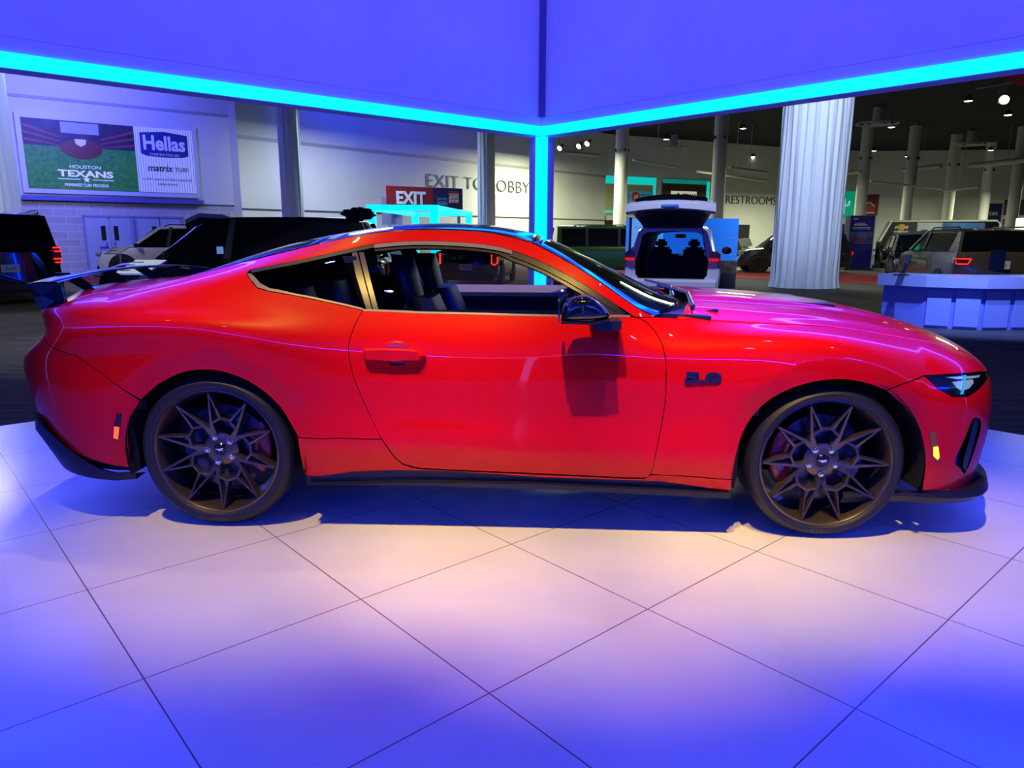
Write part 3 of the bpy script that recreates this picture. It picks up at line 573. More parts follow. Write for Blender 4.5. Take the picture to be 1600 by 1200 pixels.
for u0, u1, v0, v1, m in ((1417, 1455, 349, 362, mat('panel_sky', (.40, .46, .55), .4)), (1455, 1520, 349, 362, mat('panel_blue', (.04, .12, .38), .4, noise=.6, nscale=.8))):
    m_ = MB(); m_.box(((X(u0)+X(u1))/2, -.01, (Z(v0)+Z(v1))/2), (X(u1)-X(u0), .03, Z(v0)-Z(v1))); m_.build('picture_panel', m, t)
bow = [(-1, -.35), (-.78, .35), (-.38, .35), (-.30, .72), (.42, .72), (.38, .35), (1, .35), (.78, -.35), (.38, -.35), (.30, -.72), (-.42, -.72), (-.38, -.35)]
for k, m, y in ((1.0, WHT, -.04), (.84, mat('bowtie_gold', (.55, .32, .03), .3, metal=.5), -.07)):
    m_ = MB(); m_.prism([(X(1393)+a*.36*k, Z(356.5)+b*.20*k) for a, b in bow], y, y+.04); m_.build('bowtie_badge', m, t)
me_M = frame_M((X(1393), -.03, Z(362.8)), (1, 0, 0), (0, -1, 0)); text_on('lettering', 'CHEVROLET', me_M, .75, .085, WHT, t, .01, 0, .03)
text_on('lettering', 'FIND', frame_M((X(1429), -.04, Z(361)), (1, 0, 0), (0, -1, 0)), .34, .09, INK, t, .01, 0, .03)
# blue display wall behind the open white hatchback; emission replaces light falling on it
o, w, h = ground_board('display_wall', 'tall light-blue printed display wall directly behind the white open hatchback', 'display', 982, 1148, 341, 452, mat('display_blue_glow', (.04, .20, .62), .4, emit=(.01, .12, .60), es=1.0), .25, d0=21.2, d1=21.8)
board('lighter_half', I4, w*.30, h*.98, mat('display_pale_glow', (.20, .42, .75), .4, emit=(.10, .30, .75), es=1.0), o, .02, x=-w*.345, z=.13); board('edge_band', I4, w*.02, h, mat('display_edge', (.01, .04, .7), .4), o, .03, x=-w*.49, z=.14)
txt('lettering', 'FORD', -w*.40, h*.36, w*.10, h*.03, WHT, o, .15); 
for k in range(7): txt('lettering', 'built for every road', -w*.395, h*(.23-.03*k), w*.12, h*.012, WHT, o, .15)
for k, y_ in enumerate((.22, .12, .05, -.02)): txt('lettering', 'EXPLORE' if k % 2 == 0 else 'more to see and do', w*.43, h*y_, w*.075, h*.018, WHT, o, .15)
board('photo_strip', I4, w*.16, h*.18, mat('photo_sand', (.30, .22, .16), .5, noise=.8, nscale=5), o, .02, x=w*.42, y=-h*.18, z=.14); board('grey_base', I4, w*.16, h*.22, mat('base_grey', (.12, .14, .17), .5), o, .02, x=w*.42, y=-h*.38, z=.14)
# lightbox at the far right edge
o, w, h = ground_board('light_box', 'glowing white light box panel at the right edge behind the bronze car', 'panel', 1586, 1640, 341, 424, mat('lightbox', (.8, .8, .75), .4, emit=(1, 1, .95), es=1.1), .3)
o, w, h = wall_board('framed_poster', 'small colourful framed poster low on the far right wall', 1565, 342, 1573, 357, 'wall_right_4', mat('poster_art', (.25, .12, .3), .5, noise=.9, nscale=3), .1)
# tilted info stands
def info_stand(u, vt, d, w_, label, side=0., depth=.34):
    x = (u-800)/FPX*d; zt = EYE+(368-vt)/FPX*d; t = thing('info_stand', label, 'info stand', (x, d, GZ), side, 'tilted white info stands')
    m_ = MB(); m_.add([(-w_/2, -depth, zt-GZ-.14), (w_/2, -depth, zt-GZ-.14), (w_/2+.12, 0, zt-GZ+.02), (-w_/2+.12, 0, zt-GZ+.02), (-w_/2, -depth, zt-GZ-.16), (w_/2, -depth, zt-GZ-.16), (w_/2+.12, 0, zt-GZ), (-w_/2+.12, 0, zt-GZ)], [(0, 1, 2, 3), (7, 6, 5, 4), (0, 4, 5, 1), (1, 5, 6, 2), (2, 6, 7, 3), (3, 7, 4, 0)])
    m_.build('sign_plate', mat('plate_white', (.82, .88, .86), .5), t)
    m_ = MB()
    for k, (a, b) in enumerate(((.35, .06), (.5, .1), (.3, .03), (.4, .08))): m_.box((-.1+.18*(k % 2)*w_, -depth*(.8-.2*k), zt-GZ-.14+.16*(.2+.2*k)+.006), (w_*a, .02, .004))
    m_.build('printed_text', mat('print_navy'), t)
    m_ = MB(); m_.box((.05, -.1, (zt-GZ-.1)/2), (.07, .05, zt-GZ-.12)); m_.box((.05, -.1, .012), (.4, .3, .02)); m_.build('stand_post', mat('post_grey', (.35, .38, .45), .4), t)
info_stand(229, 409, 9.6, .40, 'tilted white info sign showing above the rear wing in front of the black car')
info_stand(194, 388, 18, .38, 'small tilted white info sign beside the nose of the far white car')
p = at_z(1160, 421, GZ); t = thing('tablet_stand', 'slim pale stand with a tilted tablet head beside the dark parked car near the restrooms', 'stand', (p[0], p[1], GZ))
m_ = MB(); m_.box((0, 0, .52), (.16, .10, 1.04)); m_.box((0, 0, .01), (.5, .4, .02)); m_.build('stand_post', mat('stand_white', (.7, .75, .68), .4), t)
m_ = MB(); m_.prism([(-.30, 1.38), (.22, 1.42), (.38, 1.10), (.1, .98), (-.12, 1.02)], -.05, .05); m_.build('stand_head', mat('stand_white'), t)
# neon cube frame
cz = [((681-800)/FPX*27, 27.), ((585-800)/FPX*27, 27.), ((652-800)/FPX*35.5, 35.5), ((733-800)/FPX*34.5, 34.5)]
t = thing('glowing_box_frame', 'small glowing cyan box frame standing behind the red coupe roof under the exit banner', 'frame', (cz[0][0], cz[0][1], GZ+.01)); H2 = 2.38-GZ
for k in range(4):
    a = cz[k]; b2 = cz[(k+1) % 4]; m_ = MB(); m_.box((a[0]-cz[0][0], a[1]-cz[0][1], H2/2), (.30, .30, H2)); m_.build('glowing_post', emis('led_cyan_far', (0, 1.05, 2.2)), t)
    m_ = MB(); A = Vector((a[0]-cz[0][0], a[1]-cz[0][1], H2)); B2 = Vector((b2[0]-cz[0][0], b2[1]-cz[0][1], H2)); dd = (B2-A).normalized(); nn = Vector((-dd.y, dd.x, 0))*.1
    m_.add([tuple(v) for v in (A-nn, A+nn, B2+nn, B2-nn, A-nn-Vector((0, 0, .2)), A+nn-Vector((0, 0, .2)), B2+nn-Vector((0, 0, .2)), B2-nn-Vector((0, 0, .2)))], [(3, 2, 1, 0), (4, 5, 6, 7), (0, 1, 5, 4), (1, 2, 6, 5), (2, 3, 7, 6), (3, 0, 4, 7)]); m_.build('glowing_beam', emis('led_cyan_far', (0, 1.05, 2.2)), t)
    if k == 0:
        m_ = MB(); m_.add([tuple(v) for v in (A-nn-Vector((0, 0, H2)), A+nn-Vector((0, 0, H2)), B2+nn-Vector((0, 0, H2)), B2-nn-Vector((0, 0, H2)), A-nn-Vector((0, 0, H2-.15)), A+nn-Vector((0, 0, H2-.15)), B2+nn-Vector((0, 0, H2-.15)), B2-nn-Vector((0, 0, H2-.15)))], [(3, 2, 1, 0), (4, 5, 6, 7), (0, 1, 5, 4), (1, 2, 6, 5), (2, 3, 7, 6), (3, 0, 4, 7)]); m_.build('glowing_sill', emis('led_cyan_far', (0, 1.05, 2.2)), t)

# ---- reception counter at the right
base = [at_z(1374, 506, GZ), at_z(1440, 512, GZ), at_z(1530, 516.5, GZ), at_z(1620, 516, GZ), at_z(1720, 512, GZ)]
base = [np.array([b_[0], b_[1]]) for b_ in base]; org = base[0].copy()
ct = thing('reception_counter', 'long curved white reception counter glowing blue at the right', 'counter', (org[0], org[1], GZ)); base = [b_-org for b_ in base]
def offs(L, d):
    out = []
    for i, p_ in enumerate(L):
        a = L[max(i-1, 0)]; c = L[min(i+1, len(L)-1)]; t_ = (c-a)/np.linalg.norm(c-a); out.append(p_+np.array([-t_[1], t_[0]])*d)
    return out
HC = .87
CW = mat('counter_white', (.55, .58, .75), .25, coat=.3)
def band(o0, o1, z0, z1, name, m, L=None, parent=ct):
    L = L or base; A_ = offs(L, o0); B_ = offs(L, o1); mb = MB(); mb.ring_loft([[(*a, z0), (*a, z1), (*b_, z1), (*b_, z0)] for a, b_ in zip(A_, B_)]); return mb.build(name, m, parent)
band(.02, .62, 0, HC-.18, 'counter_body', mat('counter_blue', (.30, .36, .85), .35))
ext = [base[0]+(base[0]-base[1])*.10]+base[1:]
band(-.10, .72, HC-.185, HC, 'counter_top', CW, ext)
for i in range(1, 4):
    for k in range(2):
        a = base[i]+(base[i+1]-base[i])*(k*.5+.04); c = base[i]+(base[i+1]-base[i])*(k*.5+.46); d_ = (c-a)/np.linalg.norm(c-a); n_ = np.array([d_[1], -d_[0]])
        q = [a+n_*.0, c+n_*.0, c+n_*.012, a+n_*.012]; mb = MB(); mb.add([(*v, z) for z in (.05, HC-.24) for v in q], [(0, 3, 2, 1), (4, 5, 6, 7), (0, 1, 5, 4), (1, 2, 6, 5), (2, 3, 7, 6), (3, 0, 4, 7)]); mb.build('door_panel', mat('panel_lavender', (.42, .48, .90), .3), ct)
for k_ in (1, 2): lamp('counter_fill', 'SPOT', (org[0]+base[k_][0]-.5, org[1]+base[k_][1]-1.6, 3.8), (org[0]+base[k_][0]+.3, org[1]+base[k_][1], .5), 900, (.20, .30, 1), spot_size=math.radians(52), spot_blend=.9, shadow_soft_size=.05)  # spots added only to brighten the counter
p = at_z(1415, 431, GZ+HC); t = thing('tablet_holder', 'black angled tablet holder on the left end of the white counter', 'tablet holder', (p[0], p[1]+.15, GZ+HC))
m_ = MB(); m_.box((0, 0, .01), (.20, .16, .02), bev=.004); m_.build('stand_base', SATINM if 'SATINM' in globals() else mat('dark_metal'), t); m_ = MB(); m_.tube([(0, 0, .02), (.05, .0, .2)], .012, 8); m_.build('stand_arm', mat('dark_metal'), t); m_ = MB(); m_.add([(.02, -.07, .03), (.03, -.07, .03), (.12, -.07, .34), (.10, -.07, .34), (.02, .10, .03), (.03, .10, .03), (.12, .10, .34), (.10, .10, .34)], [(0, 1, 2, 3), (7, 6, 5, 4), (0, 4, 5, 1), (1, 5, 6, 2), (2, 6, 7, 3), (3, 7, 4, 0)]); m_.build('tablet', mat('screen_dark', (.01, .012, .03), .15), t)
p = at_z(1563, 428, GZ+HC); t = thing('desktop_monitor', 'black monitor seen from behind on the white counter in front of the bronze car', 'monitor', (p[0], p[1]+.15, GZ+HC))
m_ = MB(); m_.box((0, 0, .01), (.22, .2, .02), bev=.004); m_.build('monitor_foot', mat('dark_metal'), t); m_ = MB(); m_.box((0, 0, .12), (.05, .03, .2)); m_.build('monitor_neck', mat('dark_metal'), t); m_ = MB(); m_.box((0, -.02, .24), (.27, .03, .36), bev=.006); m_.build('monitor_screen', mat('screen_dark'), t)
# ================================================================== THE SHOW CAR
CAR_YAW = -.04135; CAR_O = np.array([.057, 3.983, 0.])
_cc, _cs = math.cos(CAR_YAW), math.sin(CAR_YAW)
def car_world(P):
    P = np.asarray(P, float); return np.stack([CAR_O[0]+_cc*P[..., 0]-_cs*P[..., 1], CAR_O[1]+_cs*P[..., 0]+_cc*P[..., 1], P[..., 2]], -1)
def car_local(P):
    P = np.asarray(P, float)-CAR_O; return np.stack([_cc*P[..., 0]+_cs*P[..., 1], -_cs*P[..., 0]+_cc*P[..., 1], P[..., 2]], -1)
def car_plane(u, v, yl):
    "local (x, z) where a sight line meets the plane local y = yl"
    o = car_local(np.array([0, 0, EYE])); d = car_local(ray(u, v)+CAR_O); t = (yl-o[1])/d[1]; p = o+d*t; return (p[0], p[2])

def nspline(X, Y):
    X = np.array(X, float); Y = np.array(Y, float); n = len(X); h = np.diff(X); A = np.zeros((n, n)); b = np.zeros(n); A[0, 0] = A[-1, -1] = 1
    for i in range(1, n-1):
        A[i, i-1] = h[i-1]; A[i, i] = 2*(h[i-1]+h[i]); A[i, i+1] = h[i]; b[i] = 3*((Y[i+1]-Y[i])/h[i]-(Y[i]-Y[i-1])/h[i-1])
    c = np.linalg.solve(A, b)
    def f(x):
        x = np.asarray(x, float); i = np.clip(np.searchsorted(X, x)-1, 0, n-2); d = x-X[i]
        bb = (Y[i+1]-Y[i])/h[i]-h[i]*(2*c[i]+c[i+1])/3; return Y[i]+bb*d+c[i]*d**2+(c[i+1]-c[i])/(3*h[i])*d**3
    return f
XS = [-1.85, -1.36, -.95, -.5, 0, .5, .75, 1.0, 1.36, 1.75]
RY = [[-.90, -.93, -.925, -.925, -.925, -.925, -.925, -.925, -.925, -.88],
      [-.925, -.955, -.948, -.948, -.948, -.947, -.946, -.945, -.945, -.90],
      [-.93, -.96, -.945, -.940, -.940, -.940, -.940, -.945, -.95, -.905],
      [-.92, -.965, -.948, -.938, -.938, -.940, -.943, -.95, -.955, -.90],
      [-.918, -.955, -.935, -.924, -.924, -.928, -.924, -.92, -.912, -.84],
      [-.885, -.885, -.868, -.862, -.862, -.855, -.77, -.73, -.72, -.70],
      [-.78, -.745, -.675, -.62, -.62, -.64, -.60, -.5, -.5, -.5],
      [-.65, -.60, -.585, -.55, -.55, -.57, -.5, -.4, -.4, -.4]]
RZ = [[.24, .26, .25, .285, .27, .25, .24, .21, .20, .20],
      [.42, .45, .40, .41, .38, .35, .35, .35, .37, .37],
      [.60, .62, .56, .55, .54, .54, .54, .54, .56, .53],
      [.78, .80, .74, .72, .72, .72, .73, .74, .76, .68],
      [.93, .945, .875, .83, .825, .83, .84, .86, .86, .80],
      [.985, 1.0, .985, .98, .975, .975, .955, .935, .92, .865],
      [1.03, 1.12, 1.22, 1.28, 1.28, 1.27, 1.08, .955, .94, .89],
      [1.05, 1.17, 1.27, 1.34, 1.345, 1.33, 1.10, .965, .95, .90]]
FY = [nspline(XS, r) for r in RY]; FZ = [nspline(XS, r) for r in RZ]
F_END_Z = [.20, .30, .42, .56, .66, .72, .73, .74]; F_LEN = [.49, .51, .53, .53, .53, .52, .5, .5]
R_END_Z = [.31, .42, .58, .73, .86, .965, 1.03, 1.05]; R_LEN = [.42, .52, .60, .62, .46, .49, .45, .45]
XF, XR = 1.75, -1.85
WHX = (1.353, -1.352); WHZ = (.343, .349); ARCH = .392
def surf(U, T):
    U = np.atleast_1d(np.asarray(U, float)); T = np.atleast_1d(np.asarray(T, float)); U, T = np.broadcast_arrays(U, T)
    xb = np.clip(U, XR, XF); tf = np.clip(U-XF, 0, PI/2); tr = np.clip(XR-U, 0, PI/2)
    pw = 2/2.6; sf = np.sin(tf)**pw; cf = np.cos(tf)**pw; sr = np.sin(tr)**(2/2.8); cr = np.cos(tr)**(2/2.8)
    P = np.zeros(U.shape+(8, 3))
    for k in range(8):
        y = FY[k](xb)*cf*cr; z = FZ[k](xb); z = z+(F_END_Z[k]-z)*sf**1.3; z = z+(R_END_Z[k]-z)*sr**1.3
        P[..., k, 0] = xb+F_LEN[k]*sf-R_LEN[k]*sr; P[..., k, 1] = y; P[..., k, 2] = z
    D = np.diff(P, axis=-2); L = np.linalg.norm(D, axis=-1)+1e-6; V = D/L[..., None]
    Tn = np.zeros_like(P); Tn[..., 0, :] = V[..., 0, :]; Tn[..., 7, :] = V[..., 6, :]
    Tn[..., 1:7, :] = (V[..., :6, :]*L[..., 1:, None]+V[..., 1:, :]*L[..., :6, None])/(L[..., 1:, None]+L[..., :6, None])
    k = np.clip(T.astype(int), 0, 6); s = (T-k)[..., None]
    g = lambda A, q: np.take_along_axis(A, q[..., None, None].repeat(3, -1), -2)[..., 0, :]
    h = np.take_along_axis(L, k[..., None], -1)
    p0, p1, m0, m1 = g(P, k), g(P, k+1), g(Tn, k)*h, g(Tn, k+1)*h
    Q = (2*s**3-3*s**2+1)*p0+(s**3-2*s**2+s)*m0+(-2*s**3+3*s**2)*p1+(s**3-s**2)*m1
    for wx, wz in zip(WHX, WHZ):       # the rolled lip around each wheel arch
        r = np.hypot(Q[..., 0]-wx, Q[..., 2]-wz); q = np.clip((ARCH+.085-r)/.085, 0, 1)
        Q[..., 1] += .016*q*(Q[..., 1] < -.5)
    return Q
_gu = np.linspace(XR-PI/2, XF+PI/2, 360); _gt = np.linspace(0, 7, 106); _UT = {}
_GP = to_px(car_world(surf(_gu[:, None], _gt[None, :])))
_GV = (_gu > -2.85)[:, None] & (_gu < 2.75)[:, None] & (_gt < 8)[None, :]
_GP[~_GV] = 1e6
def ut(u, v):
    "surface parameters of the body point seen at picture position u, v"
    key = (round(float(u), 3), round(float(v), 3))
    if key in _UT: return _UT[key].copy()
    d = ((_GP-np.array([u, v]))**2).sum(-1); i, j = np.unravel_index(np.argmin(d), d.shape); x = np.array([_gu[i], _gt[j]])
    for _ in range(6):
        e = 1e-4; p, pu, pt = to_px(car_world(surf(x[0]+np.array([0, e, 0]), x[1]+np.array([0, 0, e]))))
        J = np.array([(pu-p)/e, (pt-p)/e]).T
        if abs(np.linalg.det(J)) < 1: break
        dx = np.linalg.solve(J, np.array([u, v])-p); dx = np.clip(dx, -.05, .05); x = x+dx; x[1] = min(max(x[1], 0), 7); x[0] = min(max(x[0], _gu[0]), _gu[-1])
        if abs(dx).max() < 1e-5: break
    _UT[key] = x.copy()
    return x
def smooth_line(P, n=4):
    "Catmull-Rom through the points"
    P = np.array(P, float); out = []
    for i in range(len(P)-1):
        a = P[max(i-1, 0)]; b = P[i]; c = P[i+1]; d = P[min(i+2, len(P)-1)]
        for k in range(n):
            s = k/n; out.append(.5*((2*b)+(c-a)*s+(2*a-5*b+4*c-d)*s*s+(3*b-a-3*c+d)*s**3))
    out.append(P[-1]); return [tuple(p) for p in out]
def shrink(poly, d):
    P = np.array(poly, float); n = len(P)
    A = .5*sum(P[i][0]*P[(i+1) % n][1]-P[(i+1) % n][0]*P[i][1] for i in range(n)); sg = 1 if A > 0 else -1; out = []
    for i in range(n):
        a, b, c = P[i-1], P[i], P[(i+1) % n]; e1 = b-a; e2 = c-b; e1 /= np.linalg.norm(e1)+1e-9; e2 /= np.linalg.norm(e2)+1e-9
        n1 = np.array([-e1[1], e1[0]])*sg; n2 = np.array([-e2[1], e2[0]])*sg; m = n1+n2; q = m@m
        out.append(tuple(b+m*(2*d/max(q, .6))))
    return out
def px_poly(pts, inset=.5):
    "outline in picture positions -> surface parameters; entries ('p', u, t) are parameters already"
    px = []; res = []
    for q in pts:
        if q[0] == 'p': px.append(tuple(to_px(car_world(surf(q[1], q[2])[0]))))
        else: px.append(q)
    sh = shrink(px, inset)
    return [np.array(q[1:3], float) if q[0] == 'p' else ut(*s) for q, s in zip(pts, sh)]
def inside(poly, x, y):
    "even-odd test, x and y arrays"
    x = np.asarray(x, float); y = np.asarray(y, float); c = np.zeros(x.shape, bool); n = len(poly); j = n-1
    for i in range(n):
        xi, yi = poly[i]; xj, yj = poly[j]
        if yi != yj: c ^= ((yi > y) != (yj > y)) & (x < (xj-xi)*(y-yi)/(yj-yi)+xi)
        j = i
    return c
def surf_normal(U, T, off=0.):
    e = 2e-3; U = np.asarray(U); T = np.asarray(T)
    a = surf(np.clip(U+e, _gu[0]+1e-4, _gu[-1]-1e-4), T)-surf(np.clip(U-e, _gu[0]+1e-4, _gu[-1]-1e-4), T); b = surf(U, np.clip(T+e, 0, 7))-surf(U, np.clip(T-e, 0, 7))
    n = np.cross(a, b); n /= np.linalg.norm(n, axis=-1)[..., None]+1e-12; return n
def panel(name, polys, material, parent, off=0., du=.03, dt=.1, flange=.014, both=True, side=1):
    "a body panel: outline (and holes) in surface parameters, given a returned edge; both = this side and its mirror image in one mesh"
    outer = polys[0]; holes = polys[1:]
    pts = []; edges = []; n0 = 0
    def dens(poly):
        out = []
        for i in range(len(poly)):
            a, b = np.array(poly[i]), np.array(poly[(i+1) % len(poly)]); k = max(1, int(np.ceil(max(abs(b[0]-a[0])/du, abs(b[1]-a[1])/(dt*1.5)))))
            for j in range(k): out.append(a+(b-a)*j/k)
        return out
    loops = []
    for pl in polys:
        q = dens(pl); loops.append((len(pts), len(q))); pts += [Vector((float(a)*8, float(b))) for a, b in q]
    for s, n in loops: edges += [(s+i, s+(i+1) % n) for i in range(n)]
    us = [p[0] for p in outer]; ts = [p[1] for p in outer]
    bnd = np.array([(p.x, p.y) for p in pts])
    GA, GB = [g.ravel() for g in np.meshgrid(np.arange(min(us)+du/2, max(us), du), np.arange(min(ts)+dt/2, max(ts), dt), indexing='ij')]
    ok = inside(outer, GA, GB)
    for h in holes: ok &= ~inside(h, GA, GB)
    GA, GB = GA[ok], GB[ok]
    if len(GA):
        dm = np.min(np.abs(bnd[:, 0][None]/8-GA[:, None])/du+np.abs(bnd[:, 1][None]-GB[:, None])/dt, axis=1)
        pts += [Vector((float(a)*8, float(b))) for a, b in zip(GA[dm > .45], GB[dm > .45])]
    vs, es, fs, *_ = delaunay_2d_cdt(pts, edges, [], 0, 1e-6)
    CC = np.array([[sum(vs[i].x for i in f)/len(f)/8, sum(vs[i].y for i in f)/len(f)] for f in fs])
    ok = inside(outer, CC[:, 0], CC[:, 1])
    for h in holes: ok &= ~inside(h, CC[:, 0], CC[:, 1])
    fl = [tuple(f) for f, k in zip(fs, ok) if k]
    U = np.array([v.x/8 for v in vs]); T = np.array([v.y for v in vs]); S = surf(U, T); N = surf_normal(U, T)
    S = S+N*off
    cnt = {}
    for f in fl:
        for i in range(len(f)): e = (f[i], f[(i+1) % len(f)]); cnt[e] = cnt.get(e, 0)+1
    V = [tuple(p) for p in S]; NN = [tuple(p) for p in N]; F = []
    for f in fl:
        g = np.cross(S[f[1]]-S[f[0]], S[f[2]]-S[f[0]]); F.append(tuple(f) if g@N[f[0]] > 0 else tuple(reversed(f)))
    if flange:
        for (a, b) in [e for e in cnt if (e[1], e[0]) not in cnt]:
            if abs(S[a][1]) < 1e-3 and abs(S[b][1]) < 1e-3: continue
            t = S[b]-S[a]; nn = np.cross(t, N[a]+N[b]); nn /= np.linalg.norm(nn)+1e-9; k = len(V)
            V += [tuple(S[a]), tuple(S[b]), tuple(S[b]-N[b]*flange), tuple(S[a]-N[a]*flange)]; NN += [tuple(nn)]*4; F.append((k, k+1, k+2, k+3))
    V = np.array(V); NN = np.array(NN)
    if both and not (np.abs(V[:, 1]) < 1e-3).any():
        panel(name, polys, material, parent, off, du, dt, flange, False, -side); both = False
    if side < 0: V[:, 1] *= -1; NN[:, 1] *= -1; F = [tuple(reversed(f)) for f in F]
    if both:
        n = len(V); V2 = V*np.array([1, -1, 1]); N2 = NN*np.array([1, -1, 1]); F = F+[tuple(i+n for i in reversed(f)) for f in F]; V = np.vstack([V, V2]); NN = np.vstack([NN, N2])
    if both: V, F, NN = weld(V, F, NN)
    return mesh_obj(name, V, F, material, parent, normals=NN)
def weld(V, F, NN):
    "join the two mirrored halves along the centre line"
    key = {}; mp_ = {}; out = []; on = []
    for i, v in enumerate(V):
        k = (round(float(v[0]), 4), 0, round(float(v[2]), 4)) if abs(v[1]) < 1e-3 else None
        if k is not None and k in key: mp_[i] = key[k]; continue
        mp_[i] = len(out); out.append(v); on.append(NN[i] if k is None else NN[i]*np.array([1, 0, 1]))
        if k is not None: key[k] = mp_[i]
    return np.array(out), [tuple(mp_[i] for i in f) for f in F], np.array(on)

RED = mat('red_paint', (.78, .0015, .002), .35, coat=.6, coat_rough=.012, spec=.15, ior=1.4)
RED.node_tree.nodes['Principled BSDF'].inputs['Coat IOR'].default_value = 1.45
BLK = mat('gloss_black', (.006, .006, .008), .12, coat=.6)
SATIN = mat('satin_black', (.012, .012, .014), .38)
RUB = mat('tyre_rubber', (.011, .010, .010), .55, bump=.05, nscale=60)
DARK = mat('inner_black', (.004, .004, .005), .8)
CHROME = mat('chrome', (.8, .8, .85), .08, metal=1)
TRIM = mat('window_trim', (.05, .045, .04), .22, coat=.5)

car = thing('sports_coupe', 'glossy red two-door coupe with black roof and black wheels on the white show platform', 'car', tuple(CAR_O), CAR_YAW)

# ---- outlines in the photograph's frame
door_rear = [(567, 485), (556, 505), (548, 526), (544, 547), (550, 580), (557, 601), (577, 647), (597, 686), (615, 712), (630, 725)]
door_front = [(992, 495.5), (1012, 505), (1032, 532), (1040, 567), (1039, 630), (1027, 697), (1017, 740), (1005, 747)]
door_bot = [(652, 731), (700, 734), (840, 740), (930, 744), (985, 747)]
arch_r = [(200, 706), (198.5, 672), (202, 655), (215, 633), (245, 602), (282, 583), (320, 577.5), (362, 584.5), (402, 604), (437, 635), (460, 672), (465, 683)]
arch_f = [(1144, 749), (1149, 715), (1163, 671), (1187, 638), (1219, 615), (1261, 599), (1308, 592.5), (1350, 597.5), (1385, 610)]
dlo_bot = [(567, 485), (510, 472), (460, 462), (420, 455), (402, 450)]
dlo_top = [(386, 427), (392.5, 421.5), (425, 415), (460, 408.5), (545, 390), (585, 381.5), (635, 377), (685, 377), (725, 379), (760, 382.5), (800, 391), (850, 411), (900, 437.5), (937.5, 460), (992, 495.5)]
redtop = [(1022, 495), (1000, 483.5), (975, 467), (925, 432), (875, 402), (835, 381.5), (800, 371), (760, 363), (710, 359.5), (660, 359), (610, 361), (560, 367), (495, 380), (435, 392), (397, 401.5), (360, 411.5), (295, 431), (250, 442), (200, 452), (157, 459), (125, 467), (106, 476)]
belt = [(567, 486), (660, 490), (760, 492), (875, 495), (992, 496)]

SM = lambda L, n=3: smooth_line(L, n)
p_door = SM(door_front)+list(reversed(SM(door_bot)))[1:]+list(reversed(SM(door_rear)))[:]+[(660, 489.8), (760, 491.8), (875, 494.5)]
handle_hole = [(599, 552), (604, 538), (634, 538), (640, 548), (637, 560), (630, 571), (610, 571), (604, 562)]
door_o = px_poly(p_door, .6)
door = panel('door', [door_o, [ut(*q) for q in handle_hole]], RED, car, both=False)
panel('door', [door_o], RED, car, both=False, side=-1)
SEAM_T = 3.95
p_quarter = [(220, 624.5)]+SM(arch_r[4:])+[(530, 684.5)]+list(reversed(SM(door_rear[:8])))+SM(dlo_bot)[1:]+SM([(402, 450), (390, 436), (386, 427)])[1:-1]+SM(dlo_top)+SM(redtop)+[(86, 480), (72, 485)]
p_quarter += [('p', XR-.62, 5.0), ('p', XR-.95, 5.0), ('p', XR-.95, SEAM_T), ('p', XR-.6, SEAM_T), (120, 556), (167, 590), (195, 610)]
panel('quarter_panel', [px_poly(p_quarter, .5)], RED, car, both=False)
panel('quarter_panel', [px_poly(p_quarter, .5)], RED, car, both=False, side=-1)
p_rock = [(465, 683.5), (530, 685), (597, 687), (615, 713), (630, 726), (652, 732.5)]+[(q[0], q[1]+1.2) for q in SM(door_bot)[1:]]+[(1005, 748.5), (1018, 742), (1060, 743.5), (1144, 749.5), (1141, 771), (1120, 771), (1100, 762), (1060, 756), (1030, 752), (930, 748.5), (840, 745.5), (690, 739), (650, 736.5), (602, 735), (552, 737), (500, 744), (477, 744.5), (470, 715)]
panel('rocker_panel', [px_poly(p_rock, .4)], RED, car, both=True)
p_fend = [('p', .69, 5), ('p', .86, 5), ('p', 1.1, 5), ('p', 1.4, 5), ('p', XF, 5), ('p', XF+.2, 5), ('p', XF+.42, 5), ('p', XF+.6, 5), ('p', XF+.8, 4.99), ('p', XF+.8, 4.17), (1530, 580.5), (1512, 583), (1480, 584.5), (1444, 586.5), (1415, 598)]+list(reversed(SM(arch_f)))+[(1090, 745), (1030, 742), (1018, 741)]+[(q[0]+.2, q[1]) for q in reversed(SM(door_front[:7]))][:-1]+[(1000, 496.5), (1022, 495.5)]
fo = px_poly(p_fend, .5)
panel('front_fender', [fo], RED, car, both=False); panel('front_fender', [fo], RED, car, both=False, side=-1)
head_px = [(1444, 586.5), (1480, 585), (1512, 583.5), (1530, 581), (1544, 580), (1541, 592), (1530, 606), (1512, 619), (1487, 619), (1465, 607)]
vent_px = [(1519, 656), (1524, 652), (1532, 655), (1533, 668), (1527, 690), (1514, 728), (1507, 741), (1491, 725), (1492, 716), (1503, 694)]
E1 = XF+PI/2; E0 = XR-PI/2
p_fb = [(1385, 610.5), (1415, 599), (1444, 587.5), (1465, 608), (1487, 620), (1512, 620), (1530, 607), (1541, 593), ('p', XF+.80, 4.08), ('p', XF+.82, 4.97), ('p', E1, 4.97), ('p', E1, .0), ('p', XF+.8, 0.), (1525, 757), (1512, 762), (1475, 765), (1441, 766), (1446, 729), (1444.6, 701), (1434, 664), (1413, 634)]
fb = panel('front_bumper', [px_poly(p_fb, .4), [ut(*q) for q in vent_px]], RED, car, both=True)
vp = px_poly(vent_px, -.5)
panel('side_vent', [vp], BLK, fb, off=-.012, both=True, flange=0)
panel('vent_blade', [[ut(*q) for q in [(1520, 657), (1525, 654), (1527, 662), (1508, 735), (1503, 730), (1505, 715)]]], SATIN, fb, off=.004, both=True, flange=.01)
